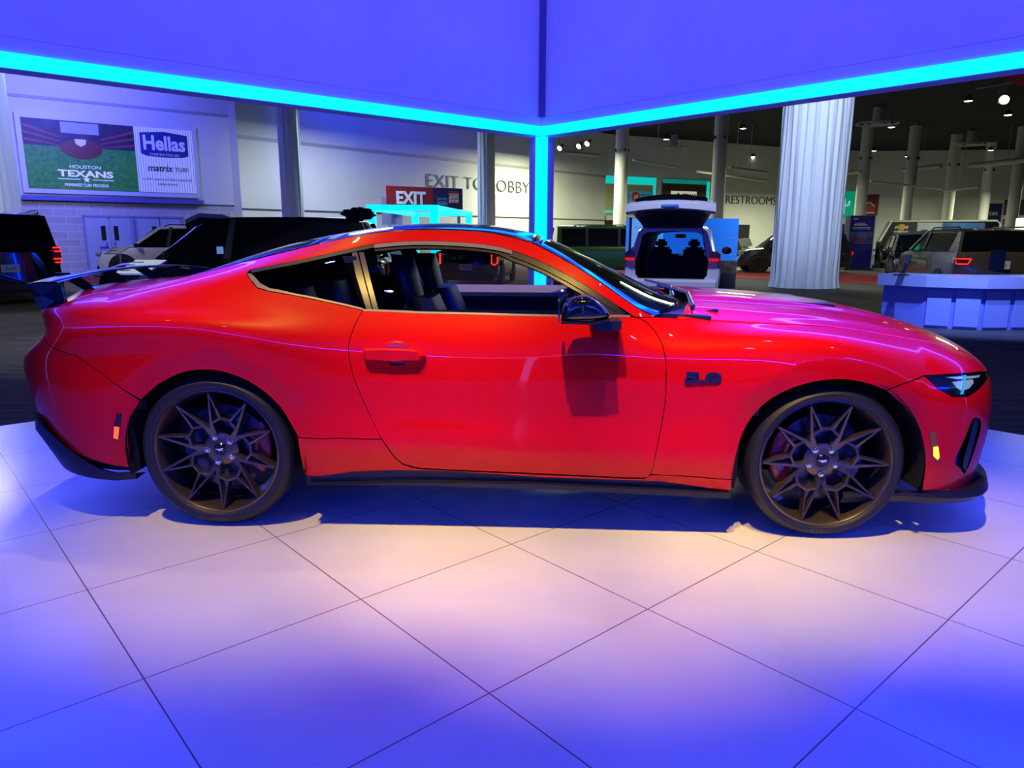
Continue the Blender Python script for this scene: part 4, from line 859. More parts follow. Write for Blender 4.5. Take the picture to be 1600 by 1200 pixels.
panel('grille', [[np.array(q) for q in [(XF+.98, 4.1), (E1, 4.2), (E1, 2.3), (XF+1.05, 2.3)]]], DARK, fb, off=.004, both=True, flange=.01)
panel('lower_intake', [[np.array(q) for q in [(XF+.95, 1.7), (E1, 1.8), (E1, .4), (XF+.9, .4)]]], DARK, fb, off=.004, both=True, flange=.01)
p_rb = [(218, 627), (195, 611.5), (167, 591), (120, 557), ('p', XR-.6, SEAM_T-.03), ('p', XR-.95, SEAM_T-.03), ('p', E0, SEAM_T-.03), ('p', E0, 0.), ('p', XR-.75, 0.), (107, 700), (130, 712), (160, 722), (205, 730), (200.5, 700), (199, 672), (202, 655), (209, 641)]
rb = panel('rear_bumper', [px_poly(p_rb, .4)], RED, car, both=True)
panel('tail_panel', [[np.array(q) for q in [(XR-.97, 4.97), (XR-.97, SEAM_T), (E0, SEAM_T), (E0, 4.97)]]], BLK, car, both=True)
for sd in (1, -1):
    for a in (0., .1, .2): panel('tail_light', [[np.array(q) for q in [(XR-1.02-a, 4.8), (XR-1.08-a, 4.8), (XR-1.06-a, 4.1), (XR-1.0-a, 4.1)]]], mat('lamp_red', (.5, .0, .0), .1, emit=(1, .02, .01), es=.6), car, off=.006, both=False, side=sd, flange=.006)
# lamps in the body sides
LENS = glass('lamp_lens', (.75, .8, .85))
for sd in (1, -1):
    hl = panel('headlight', [[ut(*q) for q in shrink(head_px, .5)]], mat('lamp_housing', (.008, .009, .012), .15), car, off=-.02, both=False, side=sd, flange=0)
    panel('lamp_lens', [[ut(*q) for q in shrink(head_px, .6)]], LENS, hl, off=0., both=False, side=sd, flange=.004)
    HL = mat('lamp_reflector', (.75, .8, .75), .15, metal=.6, emit=(.5, .8, .6), es=.35)
    for q in ([(1482, 588), (1500, 587), (1536, 584), (1534, 588), (1500, 591)], [(1492, 596), (1505, 594), (1524, 591), (1526, 597), (1518, 607), (1506, 610), (1499, 605)]):
        panel('reflector_bar', [[ut(*z) for z in q]], HL, hl, off=-.012, both=False, side=sd, flange=.004)
    panel('reflector_bar', [[ut(*z) for z in [(1508, 585.5), (1512, 585), (1510, 600), (1507, 616), (1503, 616), (1507, 600)]]], mat('lamp_blue', (.1, .4, .8), .2, emit=(.05, .5, 1), es=.7), hl, off=-.006, both=False, side=sd, flange=.004)
    mk = panel('side_marker', [[ut(*z) for z in [(1452, 675), (1460, 672.5), (1464, 690), (1468, 716), (1465, 721), (1457, 715), (1455, 695)]]], mat('amber_dark', (.25, .10, .01), .2), car, off=.003, both=False, side=sd, flange=.006)
    panel('lit_bulb', [[ut(*z) for z in [(1458, 698), (1465, 697), (1467, 714), (1464, 718), (1458, 712)]]], emis('amber_glow', (1, .55, .02), 2.2), mk, off=.005, both=False, side=sd, flange=.003)
    mk = panel('side_marker', [[ut(*z) for z in [(183, 645), (190, 646), (188, 665), (185, 687), (177, 685), (178, 665)]]], mat('red_dark', (.05, .004, .004), .2), car, off=.003, both=False, side=sd, flange=.006)
    panel('lit_bulb', [[ut(*z) for z in [(179, 666), (187, 667), (185, 686), (178, 684)]]], emis('red_glow', (1, .10, .02), 1.6), mk, off=.005, both=False, side=sd, flange=.003)

# side glass with trims and the quarter pillar
GLS = glass('side_glass', (.86, .88, .90)); GLQ = glass('tinted_glass', (.35, .37, .42))
fr_dlo = [(586, 486)]+[(660, 488.5), (760, 490.5), (875, 493.5), (975, 494.5)]+list(reversed(SM(dlo_top[6:])))[1:]+[(565, 389)]
gl_front = [(588, 485), (660, 488.5), (760, 490.5), (875, 493.5), (975, 494), (930, 464), (893, 442), (845, 418.5), (797, 399), (757, 390.5), (722, 387), (685, 385), (635, 385), (590, 389), (566, 396)]
for sd in (1, -1):
    panel('door_glass', [[ut(*q) for q in gl_front]], GLS, car, off=-.018, both=False, side=sd, flange=0)
    gq = panel('quarter_glass', [[ut(*q) for q in [(560, 482), (510, 470), (460, 460), (425, 452), (400, 435), (402, 427), (430, 419), (462, 412), (548, 394)]]], GLQ, car, off=-.012, both=False, side=sd, flange=0)
    # upper reveal (dark behind quarter glass, bright over the door glass), belt trim, pillars
    def strip(name, top, w, m, off=.004):
        T = [ut(*q) for q in top]; Lw = [ut(q[0]+w[i][0], q[1]+w[i][1]) for i, q in enumerate(top)]
        return panel(name, [T+list(reversed(Lw))], m, car, off=off, both=False, side=sd, flange=.01, du=.05)
    tp = SM(dlo_top[5:], 2)
    tb = [q for q in tp if q[0] < 815]; td = [q for q in tp if 790 < q[0] < 975]
    strip('window_trim', tb, [(-.1, 6)]*len(tb), mat('bright_trim', (.35, .28, .18), .25, metal=.3), .0)
    strip('window_trim', td, [(-4, 8)]*len(td), SATIN, -.001)
    strip('window_trim', [(q[0]-1.5 if q[0] > 780 else q[0], q[1]+5) for q in tp[:-2]], [(-.1, 5) if q[0] < 780 else (-4, 8) for q in tp[:-2]], SATIN, -.006)
    strip('window_trim', SM(dlo_top[1:6], 2), [(0, 5)]*len(SM(dlo_top[1:6], 2)), SATIN, .0)
    bt = [(386, 427), (391, 436), (402, 449), (420, 454.5), (460, 461.5), (510, 471.5), (567, 484.5)]
    strip('belt_trim', bt, [(7, 1), (8, -2), (5, -6), (2, -4), (0, -3), (0, -3), (0, -3)], mat('bright_trim'), .001)
    bt = [(567, 486), (660, 490), (760, 492), (875, 495), (985, 495.5)]
    strip('belt_trim', bt, [(0, -3.2)]*5, mat('bright_trim'), .001)
    strip('pillar_trim', [(549, 393), (556, 430), (572, 482)], [(9, 0), (11, 0), (9, 1)], mat('pillar_brown', (.06, .045, .035), .3, coat=.4), -.002)
    strip('pillar_trim', [(560, 392), (569, 430), (583, 483)], [(8, 0), (8, 0), (8, 1)], mat('pillar_brown'), -.006)
    strip('mirror_sail', [(918, 458), (937, 466), (985, 495)], [(2, 12), (2, 20), (-22, 0)], SATIN, -.004)

# ---- roof, screens, hood and deck: caps spanning from this side's edge to the far side's
def cap(name, edge, mid, material, parent=car, n=24, pw=2.2, off=0., wlim=1., bump=None, thick=.012, kx=2.):
    "edge = 3D points on this side; mid = (x, z) on the centre line, one per edge point"
    E = np.array(edge); Mi = np.array(mid); ws = np.linspace(-wlim, wlim, n+1)
    def P(i, w):
        a = abs(w); x = E[i, 0]+(Mi[i, 0]-E[i, 0])*(1-a**kx); z = E[i, 2]+(Mi[i, 1]-E[i, 2])*(1-a**pw); y = E[i, 1]*-w
        if bump is not None: z += bump(x, y)
        return (x, y, z+off)
    V = [P(i, w) for i in range(len(E)) for w in ws]; m = n+1
    F = [(i*m+j, i*m+j+1, (i+1)*m+j+1, (i+1)*m+j) for i in range(len(E)-1) for j in range(n)]
    o = mesh_obj(name, V, F, material, parent, smooth=40)
    md = o.modifiers.new('thickness', 'SOLIDIFY'); md.thickness = thick; md.offset = -1
    bm = bmesh.new(); bm.from_mesh(o.data); bmesh.ops.recalc_face_normals(bm, faces=bm.faces)
    if sum((f.normal.z for f in bm.faces)) < 0: bmesh.ops.reverse_faces(bm, faces=bm.faces)
    bm.to_mesh(o.data); bm.free(); return o
def sp(L): return [surf(*ut(*q))[0] for q in L]
def resample(E, Mi, n):
    E = np.array(E, float); Mi = np.array(Mi, float); k = len(E); f = [nspline(range(k), E[:, j]) for j in range(3)]; g = [nspline(range(k), Mi[:, j]) for j in range(2)]
    t = np.linspace(0, k-1, n); return np.stack([q(t) for q in f], -1), np.stack([q(t) for q in g], -1)
roof_e = sp([(836, 381), (800, 370.5), (760, 362.5), (710, 359), (660, 358.5), (610, 360.5), (560, 366.5), (500, 378.5)])
roof_m = [(.10, 1.312), (.0, 1.340), (-.12, 1.362), (-.26, 1.374), (-.42, 1.377), (-.58, 1.372), (-.74, 1.358), (-.93, 1.328)]
e, m_ = resample(roof_e, roof_m, 20); cap('roof', e, m_, BLK)
rw_e = sp([(498, 379), (435, 391.5), (397, 401), (360, 411), (320, 423), (285, 433.5)])
rw_m = [(-.95, 1.324), (-1.13, 1.29), (-1.27, 1.255), (-1.42, 1.21), (-1.58, 1.155), (-1.74, 1.10)]
e, m_ = resample(rw_e, rw_m, 16); cap('rear_window', e, m_, glass('roof_glass', (.05, .05, .07)), thick=.005)
dk_e = sp([(283, 434), (250, 442), (200, 452), (157, 459), (125, 467), (106, 475)])
dk_e = [p for p in dk_e]+[surf(XR-.62, 5.)[0]+np.array([0, 0, .0])]
dk_m = [(-1.76, 1.095), (-1.84, 1.085), (-1.95, 1.078), (-2.06, 1.07), (-2.18, 1.06), (-2.28, 1.04), (-2.345, .985)]
e, m_ = resample(dk_e, dk_m, 18); cap('trunk_lid', e, m_, RED, pw=3.)
ws_e = sp([(838, 382), (875, 402), (925, 432), (975, 467), (1000, 483.5), (1022, 494.5)])
ws_m = [(.115, 1.308), (.23, 1.262), (.40, 1.182), (.60, 1.085), (.72, 1.03), (.86, .99)]
e, m_ = resample(ws_e, ws_m, 16); cap('windshield', e, m_, glass('screen_glass', (.55, .62, .65)), thick=.005, pw=2.4)
# black frit band along the A pillar
def off_line(E, Mi, a, b): pass
for sgn in (1, -1):
    V = []; F = []
    for i in range(len(e)):
        for w in (1.0, .97, .93):
            a = w; x = e[i, 0]+(m_[i, 0]-e[i, 0])*(1-a**2); z = e[i, 2]+(m_[i, 1]-e[i, 2])*(1-a**2.4); V.append((x, e[i, 1]*w*sgn, z+.004))
    o = 0
    F += [(o+i*3+j, o+i*3+j+1, o+(i+1)*3+j+1, o+(i+1)*3+j) for i in range(len(e)-1) for j in range(2)]
    mesh_obj('windshield_surround', V, F, BLK, car, smooth=40)
he = [surf(u, 5.)[0] for u in (.70, .9, 1.1, 1.3, 1.5, XF)]+[surf(XF+a, 5.)[0] for a in (.1, .2, .32, .45, .7, .95)]
hm = [(.86, 1.012), (1.02, 1.010), (1.2, .999), (1.4, .983), (1.6, .958), (1.8, .925), (1.9, .902), (1.99, .878), (2.07, .852), (2.14, .826), (2.21, .79), (2.265, .75)]
he = [np.array(q)+np.array([0, .004, 0]) for q in he]
def bulge(x, y):
    k = max(0., min(1., (2.15-x)/.5)); a = abs(y); s = max(0., min(1., (.40-a)/.07)); s = s*s*(3-2*s); s2 = max(0., min(1., (.62-a)/.05)); s2 = s2*s2*(3-2*s2)
    return k*(.016*s+.006*s2)
e, m_ = resample(he, hm, 40); cap('hood', e, m_, RED, n=64, pw=2.6, bump=bulge, kx=2.2)
# raised nostril vent on the hood
mb = MB(); mb.prism([(.70, .955), (.92, .985), (.92, .97), (.72, .94)], -.61, .61)
mb.build('cowl_panel', SATIN, car)
for y0, y1, r in ((-.62, .05, 0), (-.1, .55, 0)):
    mb = MB(); mb.tube([(.80, y0, 1.0), (.84, (y0+y1)/2, 1.035), (.74, y1, 1.05)], [.012, .009, .006], 8); mb.ball((.80, y0, 1.0), .012, 6)
    mb.build('wiper', mat('wiper_black', (.02, .02, .03), .3), car, 40)
for s in (-1, 1): mb = MB(); mb.prism([(1.25, 1.006), (1.55, .985), (1.57, .965), (1.27, .985)], s*.12, s*.34); mb.build('hood_vent', SATIN, car)

# ---- dark inner shell so the shut lines read dark, wheel wells, floor pan
mb = MB()
nu, nt = 90, 30
us = np.linspace(XR-1.5, XF+1.5, nu+1)
def shell(T0, T1, inset):
    G = surf(us[:, None], np.linspace(T0, T1, nt+1)[None, :]); N = surf_normal(us[:, None].repeat(nt+1, 1), np.linspace(T0, T1, nt+1)[None, :].repeat(nu+1, 0)); G = G-N*inset
    for sg in (1, -1):
        V = [tuple(p*np.array([1, sg, 1])) for r in G for p in r]; F = []
        for i in range(nu):
            for j in range(nt):
                c = G[i, j]
                if any(math.hypot(c[0]-wx, c[2]-wz) < ARCH+.03 for wx, wz in zip(WHX, WHZ)): continue
                F.append((i*(nt+1)+j, (i+1)*(nt+1)+j, (i+1)*(nt+1)+j+1, i*(nt+1)+j+1))
        mb.add(V, F)
shell(0, 4.72, .03)
mb.build('body_shell', DARK, car)
mb = MB(); mb.prism([(-2.2, .22), (-1.85, .19), (-1.77, .25), (-.93, .25), (-.9, .19), (.9, .19), (.93, .25), (1.76, .25), (1.8, .2), (2.15, .2), (2.15, .24), (-2.2, .30)], -.72, .72)
mb.build('underbody', DARK, car)
for wx, wz in zip(WHX, WHZ):
    for s in (-1, 1):
        mb = MB()
        a = np.linspace(math.radians(-15), math.radians(195), 28); R = ARCH+.018
        o = [(wx+R*math.cos(q), wz+R*math.sin(q)) for q in a]; V = []; F = []
        for (x, z) in o: V += [(x, s*.93, z), (x, s*.55, z)]
        F = [(2*i, 2*i+1, 2*i+3, 2*i+2) for i in range(len(o)-1)]; mb.add(V, F)
        V = [(x, s*.55, z) for x, z in o]; mb.add(V, [tuple(range(len(V)))])
        mb.build('wheel_well', DARK, car)
# lower black pieces: skirts, splitter, diffuser
for s in (-1, 1):
    mb = MB()
    pts = [car_plane(u, v, -.93) for u, v in [(477, 744), (500, 744), (552, 736.5), (602, 735), (690, 738), (840, 745), (1030, 752), (1100, 762), (1120, 770), (1141, 770), (1141, 780), (840, 765), (652, 759), (477, 756)]]
    mb.prism(pts, s*.908, s*.80)
    pts = [car_plane(u, v, -.95) for u, v in [(478, 757), (560, 757), (652, 755), (840, 757), (1141, 772), (1141, 780), (840, 765), (652, 759), (478, 757.5)]]
    mb.prism(pts, s*.945, s*.90)
    mb.build('side_skirt', SATIN, car)
mb = MB()
def rim_strip(fn_pts): pass
V = []; F = []
Us = np.concatenate([np.linspace(1.44, XF, 6), np.linspace(XF, E1, 24)[1:]])
for u in Us:
    c = surf(u, 0.)[0]; n = surf_normal(np.array([u]), np.array([.02]))[0]; n[2] = 0; n /= np.linalg.norm(n); k = min(1, max(0, (u-XF)/.5)); up = .03*k
    o1 = .006+.05*k
    V += [tuple(c-n*.006+np.array([0, 0, .012])), tuple(c+n*o1+np.array([0, 0, up+.005])), tuple(c+n*(o1+.012*k)+np.array([0, 0, -.01])), tuple(c+n*(o1-.02)+np.array([0, 0, -.042])), tuple(c-n*.08+np.array([0, 0, -.045]))]
m5 = 5
for i in range(len(Us)-1): F += [(i*m5+j, (i+1)*m5+j, (i+1)*m5+j+1, i*m5+j+1) for j in range(4)]
n = len(V); V += [(x, -y, z) for x, y, z in V]; F += [tuple(k+n for k in reversed(f)) for f in F]
o = mesh_obj('front_splitter', V, F, SATIN, car, smooth=30)
V = []; F = []
Us = np.concatenate([np.linspace(-1.745, XR, 5), np.linspace(XR, E0, 24)[1:]])
for u in Us:
    k = min(1, max(0, (XR-u)/.55)); c = surf(u, .0)[0]; cc = surf(u, .02+1.15*k**1.3)[0]; n = surf_normal(np.array([u]), np.array([.4]))[0]; n[2] = 0; n /= np.linalg.norm(n)
    V += [tuple(cc+n*.002), tuple(cc+n*(.004+.03*k)+np.array([0, 0, .0+.03*k])), tuple(cc+n*(.004+.034*k)-np.array([0, 0, .03])), tuple(c+n*(.002+.03*k)-np.array([0, 0, .035])), tuple(c-n*.1-np.array([0, 0, .035]))]
for i in range(len(Us)-1): F += [(i*m5+j, (i+1)*m5+j, (i+1)*m5+j+1, i*m5+j+1) for j in range(4)]
n = len(V); V += [(x, -y, z) for x, y, z in V]; F += [tuple(k+n for k in reversed(f)) for f in F]
mesh_obj('rear_diffuser', V, F, SATIN, car, smooth=30)

# ---- rear wing
for s in (-1, 1):
    mb = MB()
    ep = [car_plane(u, v, -.76) for u, v in [(44, 442), (97, 442.5), (101, 458), (107, 478), (67, 482), (56, 465)]]
    n = len(ep); V = [(x, s*.775, z) for x, z in ep]+[(x, s*.755, z) for x, z in ep]
    V.append((sum(p[0] for p in ep)/n-.01, s*.80, sum(p[1] for p in ep)/n)); c = 2*n
    F = [(i, (i+1) % n, c) for i in range(n)]+[tuple(range(2*n-1, n-1, -1))]+[(i, i+n, (i+1) % n+n, (i+1) % n) for i in range(n)]
    mb.add(V, F)
    mb.build('wing_end_plate', mat('wing_black', (.008, .009, .014), .16, coat=.8), car)
mb = MB()
def wing(i, j):
    y = (i*2-1)*.76; a = j*2*PI; b = 1-.25*abs(i*2-1)**2
    return (-2.20+.03*abs(i*2-1)**2+.075*math.cos(a), y, 1.092+.038*(1-abs(2*i-1)**2.5)+.008*math.sin(a)+.004*math.cos(a))
mb.grid(wing, 24, 16)
wg = mb.build('wing_blade', mat('wing_black'), car, 50)
mb = MB()
for y in (-.5, -.17, .17, .5):
    mb = MB(); mb.prism([(-2.28, 1.128), (-2.20, 1.128), (-2.08, 1.05), (-2.14, 1.045)], y-.012, y+.012)
    mb.build('wing_strut', mat('wing_black'), car)

# ---- door handle, badge, mirrors
for s in (1, -1):
    R_ = [surf(*ut(*q))[0] for q in [(566, 552), (666, 552)]]; base = (R_[0]+R_[1])/2; L = np.linalg.norm(R_[1]-R_[0])
    M = frame_M((base[0], base[1]*s, base[2]-.004), (1, 0, -.003), (0, -s, 0))
    mb = MB(); mb.M = M
    ol = [(-.5, .0), (-.47, .21), (-.2, .24), (.25, .22), (.42, .17), (.5, .0), (.44, -.2), (.2, -.2), (.1, -.24), (-.1, -.24), (-.2, -.2), (-.47, -.2)]
    up = 1 if s == 1 else 1
    ys = [y*.105*(-1 if s == 1 else 1) for x, y in ol]
    ring = lambda z, k: [(x*L*k, (y*.115*k)*(1 if s == 1 else -1), z) for x, y in ol]
    mb.ring_loft([ring(.004, 1), ring(.024, .96), ring(.036, .86)])
    mb.build('door_handle', RED, door if s == 1 else car, 35)
mb = MB(); b_ = surf(*ut(619, 554))[0]
mb.ball((b_[0], b_[1]+.012, b_[2]), (.062, .010, .058), 10)
mb.build('handle_recess', mat('red_recess', (.5, .003, .004), .35, coat=1), door, 40)
for s in (1, -1):
    c = surf(*ut(1098, 589.5))[0]
    M = frame_M((c[0], (c[1]-.004)*s, c[2]), (s, 0, 0), (0, -s, 0)); text_on('fender_badge', '5.0', M, .155, .048, mat('badge_black', (.01, .012, .03), .15, coat=.8), car, .006, 0, .06)
def mirror(s):
    C0 = [car_plane(u, v, -1.06) for u, v in [(876.5, 500), (877, 492), (881, 478), (886, 469), (898, 463), (915, 461), (928, 466), (941, 476), (950, 487), (954, 492), (951, 496), (940, 498), (920, 500)]]
    cx = sum(p[0] for p in C0)/len(C0); cz = sum(p[1] for p in C0)/len(C0)
    rings = []
    for y, k in ((-.985, .55), (-.99, .85), (-1.01, .97), (-1.05, 1.0), (-1.09, .93), (-1.115, .72), (-1.12, .4)):
        rings.append([(cx+(x-cx)*k+.015*(1-k), y*s if s > 0 else -y, cz+(z-cz)*k) for x, z in C0])
    if s < 0: rings = [[(x, abs(y), z) for x, y, z in r] for r in rings]
    mb = MB(); mb.ring_loft(rings); o = mb.build('door_mirror', mat('mirror_black', (.006, .006, .010), .07, coat=1), car, 60)
    mb = MB()
    st = [car_plane(u, v, -.96) for u, v in [(921, 499), (969, 499), (968, 511), (950, 514), (930, 513), (925, 507)]]
    mb.prism(st, -.90*s, -1.03*s)
    st = [car_plane(u, v, -1.05) for u, v in [(876, 499.5), (920, 501.5), (950, 496), (951, 499), (925, 505), (877, 503.5)]]
    mb.prism(st, -1.0*s, -1.11*s)
    mb.build('mirror_stalk', SATIN, o)
    mb = MB(); mb.prism([(cx-.115, cz-.045), (cx-.115, cz+.03), (cx-.108, cz+.045), (cx-.108, cz-.05)], -1.0*s, -1.095*s); mb.build('mirror_glass', CHROME, o)
mirror(1); mirror(-1)

# ---- wheels
def rot_pts(P, a): return [(x*math.cos(a)-z*math.sin(a), x*math.sin(a)+z*math.cos(a)) for x, z in P]
def bar2(mb, p, q, w0, w1, y0, y1, top=.55, yq=None):
    "a ridge from p to q in the wheel plane, wide at the back, narrow at the face"
    p = np.array(p); q = np.array(q); d = (q-p)/np.linalg.norm(q-p); n = np.array([-d[1], d[0]])
    rings = []
    for c, w in ((p, w0), (q, w1)):
        if c is q and yq: y0, y1 = yq
        rings.append([(c[0]+n[0]*w, y1, c[1]+n[1]*w), (c[0]+n[0]*w*top, y0, c[1]+n[1]*w*top), (c[0]-n[0]*w*top, y0, c[1]-n[1]*w*top), (c[0]-n[0]*w, y1, c[1]-n[1]*w)])
    mb.ring_loft(rings)
RIMM = mat('rim_black', (.13, .10, .075), .32, metal=.75, coat=.6)
def wheel(x, s, R, Rz, ang, wname='wheel'):
    # wheel frame: outer face at y = -.915 (mirrored for the far side); built facing -Y then mirrored by rotation
    yo = -.925
    M = Matrix.Translation((x, 0, Rz)) @ (Matrix.Identity(4) if s == 1 else Matrix.Rotation(PI, 4, 'Z'))
    toY = Matrix(((1, 0, 0, 0), (0, 0, 1, 0), (0, 1, 0, 0), (0, 0, 0, 1)))      # lathe Z -> Y
    rr = .286
    mb = MB(); mb.M = M
    mb.lathe([(rr+.004, yo+.022), (rr+.004, yo+.010), (rr-.006, yo+.008), (rr-.012, yo+.016), (rr-.018, yo+.05), (rr-.034, yo+.10), (rr-.034, yo+.22)], 72, toY)
    wi = [math.radians(90+72*k)+ang for k in range(5)]
    Rf = .270
    for w in wi:
        def pp(r, a): return (r*Rf*math.cos(w+math.radians(a)), r*Rf*math.sin(w+math.radians(a)))
        for g in (-1, 1):
            tip = pp(1.0, 18.5*g); node = pp(.47, 28*g); cor = pp(.55, 9*g); nut = pp(.24, 36*g)
            bar2(mb, node, tip, .010, .006, yo+.040, yo+.075, yq=(yo+.010, yo+.050)); bar2(mb, cor, tip, .009, .005, yo+.036, yo+.070, yq=(yo+.012, yo+.050))
            bar2(mb, node, cor, .010, .009, yo+.040, yo+.075, yq=(yo+.036, yo+.070)); bar2(mb, nut, node, .026, .014, yo+.052, yo+.095, yq=(yo+.040, yo+.08))
        bar2(mb, pp(.55, -9), pp(.55, 9), .008, .008, yo+.036, yo+.070)
    # hub
    mb.lathe([(.0, yo+.056), (.038, yo+.054), (.062, yo+.056), (.078, yo+.066), (.082, yo+.095), (.0, yo+.095)], 40, toY)
    o = mb.build(wname, RIMM, car, 40)
    mb = MB(); mb.M = M
    hw = .118
    prof = [(rr, yo+.012), (rr+.005, yo+.004), (rr+.016, yo-.003), (R-.030, yo-.004), (R-.016, yo+.008), (R-.006, yo+.024), (R, yo+.045), (R, yo+.235), (R-.02, yo+.262), (R-.05, yo+.275), (rr, yo+.26)]
    mb.lathe(prof, 96, toY)
    for k in range(64):        # tread blocks on the shoulder
        a = 2*PI*k/64; T = M @ Matrix.Rotation(a, 4, 'Y') @ Matrix.Translation((0, 0, 0))
        mb2 = [(R-.013, yo+.012), (R+.0015, yo+.042), (R+.0015, yo+.075), (R-.013, yo+.075)]
        sv = mb.M; mb.M = T; mb.prism([(yv, rv) for rv, yv in mb2], -.011, .011, 'YZ'); mb.M = sv
    t = mb.build('tire', RUB, o, 40)
    # raised sidewall lettering
    for body, a0, w_ in (('275/40 R19', PI, .17), ('PERFORMANCE', 0., .2)):
        me = text_mesh(body, .020, .0015); 
        for v in me.vertices:
            a = v.co.x/(R-.036); r_ = R-.036+v.co.y; aa = a0+a
            v.co = M @ Vector((math.sin(aa)*r_, yo-.005-.5*v.co.z, math.cos(aa)*r_))
        me.materials.clear(); me.materials.append(mat('tyre_letter', (.09, .08, .07), .5)); me.name = 'lettering'
        if body[0] == '2': link(bpy.data.objects.new('sidewall_lettering', me), o)
    # disc, caliper
    mb = MB(); mb.M = M
    mb.lathe([(.06, yo+.115), (.195, yo+.115), (.195, yo+.142), (.06, yo+.142)], 48, toY, closed=True); mb.lathe([(0, yo+.097), (.075, yo+.097), (.08, yo+.118)], 24, toY)
    mb.build('brake_disc', mat('disc_steel', (.10, .10, .12), .3, metal=.9), o, 40)
    mb = MB(); mb.M = M; c0 = math.radians(180 if x > 0 else 0)*1.0
    for k in range(10):
        pass
    A_ = [c0+math.radians(q)*(1) for q in range(-34, 35, 4)]
    V = []
    ringsC = [[(r*math.cos(a), y, r*math.sin(a)) for r, y in ((.140, yo+.098), (.15, yo+.090), (.205, yo+.090), (.218, yo+.10), (.218, yo+.16), (.140, yo+.16))] for a in A_]
    if s == -1: ringsC = [[(-p[0], p[1], p[2]) for p in r] for r in ringsC]
    mb.ring_loft(ringsC); cal = mb.build('brake_caliper', mat('caliper_red', (.5, .008, .012), .25, coat=.8), o, 40)
    mb = MB(); mb.M = M; sx = (-1 if x > 0 else 1)*s
    mb.lathe([(.009, 0), (.012, 0), (.012, .002), (.009, .002)], 16, Matrix.Translation((sx*.168, yo+.087, -.045)) @ toY, closed=True)
    mb.lathe([(0, 0), (.004, 0), (.004, .002)], 8, Matrix.Translation((sx*.168, yo+.087, -.045)) @ toY)
    mb.build('caliper_logo', mat('white_paint', (.8, .8, .8), .4), o)
    # cap with a running horse, five nuts
    mb = MB(); mb.M = M; mb.lathe([(0, yo+.045), (.024, yo+.046), (.030, yo+.052), (.031, yo+.064)], 32, toY); mb.build('centre_cap', BLK, o, 40)
    horse = [(-20, 1), (-14, 4), (-9, 2), (-4, 4), (3, 3), (7, 6), (12, 7), (17, 4), (15, 3), (11, 3.5), (8, 0), (12, -3), (17, -4), (11, -5), (6, -3), (1, -3), (-2, -7), (-8, -6), (-4, -5), (-6, -1), (-12, 0)]
    mb = MB(); mb.M = M; mb.prism([(a*.001*s*1.0 if False else a*.001, b*.001) for a, b in horse], yo+.0425, yo+.0465); mb.build('horse_emblem', mat('white_paint'), o)
    for k in range(5):
        a = wi[k]+math.radians(36); mb = MB(); mb.M = M; c = (.060*math.cos(a), yo+.048, .060*math.sin(a))
        mb.ball(c, (.0125, .012, .0125), 6); mb.lathe([(.0155, .014), (.0155, .002), (.012, .0), ], 6, Matrix.Translation((c[0], c[1]-.002, c[2])) @ toY)
        mb.build('lug_nut', CHROME, o, 40)
    return o
wheel(WHX[1], 1, .351, .354, math.radians(-15)); wheel(WHX[0], 1, .343, .346, 0)
wheel(WHX[1], -1, .351, .354, 0.3); wheel(WHX[0], -1, .343, .346, .9)

# ---- cabin
SEAT = mat('seat_leather', (.012, .012, .018), .38, bump=.1, nscale=90); SEAT2 = mat('seat_red', (.25, .01, .012), .5)
def seat(y, x0):
    mb = MB()
    def back(i, j):
        a = j*2*PI; h = i; w = .25-.03*h+.02*math.sin(h*PI); cx = x0-.30*h*.62; t = .085-.03*h
        px = cx+t*math.cos(a)*(1+.25*abs(math.sin(a))); return (px, y+w*math.sin(a), .52+.50*h)
    mb.grid(back, 12, 20); mb.add([back(1, j/20) for j in range(20)], [tuple(range(20))])
    o = mb.build('front_seat', SEAT, car, 50)
    mb = MB(); mb.box((x0+.26, y, .46), (.56, .50, .16), bev=.05); mb.build('seat_cushion', SEAT, o, 40)
    mb = MB(); hx = x0-.25
    def head(i, j):
        a = j*2*PI; h = i; w = (.135+.02*math.sin(h*PI))*(1 if h < .99 else .9)*(math.sin(min(1., max(.15, (1-h)*3+.2, ))*PI/2)); t = .055
        return (hx-.05*h+t*math.cos(a), y+w*math.sin(a), 1.0+.21*h)
    mb.grid(head, 10, 18); mb.add([head(1, j/18) for j in range(18)], [tuple(range(18))]); mb.add([head(0, j/18) for j in range(18)], [tuple(range(18))])
    mb.build('headrest', SEAT, o, 60)
    mb = MB()
    for q in (-.06, .06): mb.tube([(hx-.01, y+q, .95), (hx-.015, y+q, 1.03)], .008, 8)
    mb.build('headrest_post', CHROME, o, 40)
seat(-.37, -.29); seat(.37, -.29)
mb = MB()
for y in (-.33, .33):
    def rb_(i, j):
        a = j*2*PI; return (-.98-.30*i*.6+.07*math.cos(a), y+(.27-.04*i)*math.sin(a), .55+.5*i)
    mb.grid(rb_, 10, 18); mb.add([rb_(1, j/18) for j in range(18)], [tuple(range(18))])
    mb.box((-.80, y, .50), (.45, .5, .14), bev=.04)
mb.build('rear_seat', mat('rear_leather', (.05, .055, .06), .3), car, 50)
mb = MB(); mb.prism([(-1.15, .98), (-1.75, 1.04), (-1.75, 1.0), (-1.15, .90)], -.70, .70); mb.build('parcel_shelf', DARK, car)
mb = MB(); mb.prism([(.40, .95), (.50, .985), (.86, .965), (.86, .60), (.45, .60), (.38, .80)], -.74, .74); mb.build('dashboard', mat('dash_black', (.012, .012, .016), .5), car)
mb = MB(); mb.prism([(-.85, .40), (.85, .40), (.85, .30), (-1.6, .30), (-1.6, .52), (-.95, .52)], -.76, .76); mb.build('cabin_floor', DARK, car)
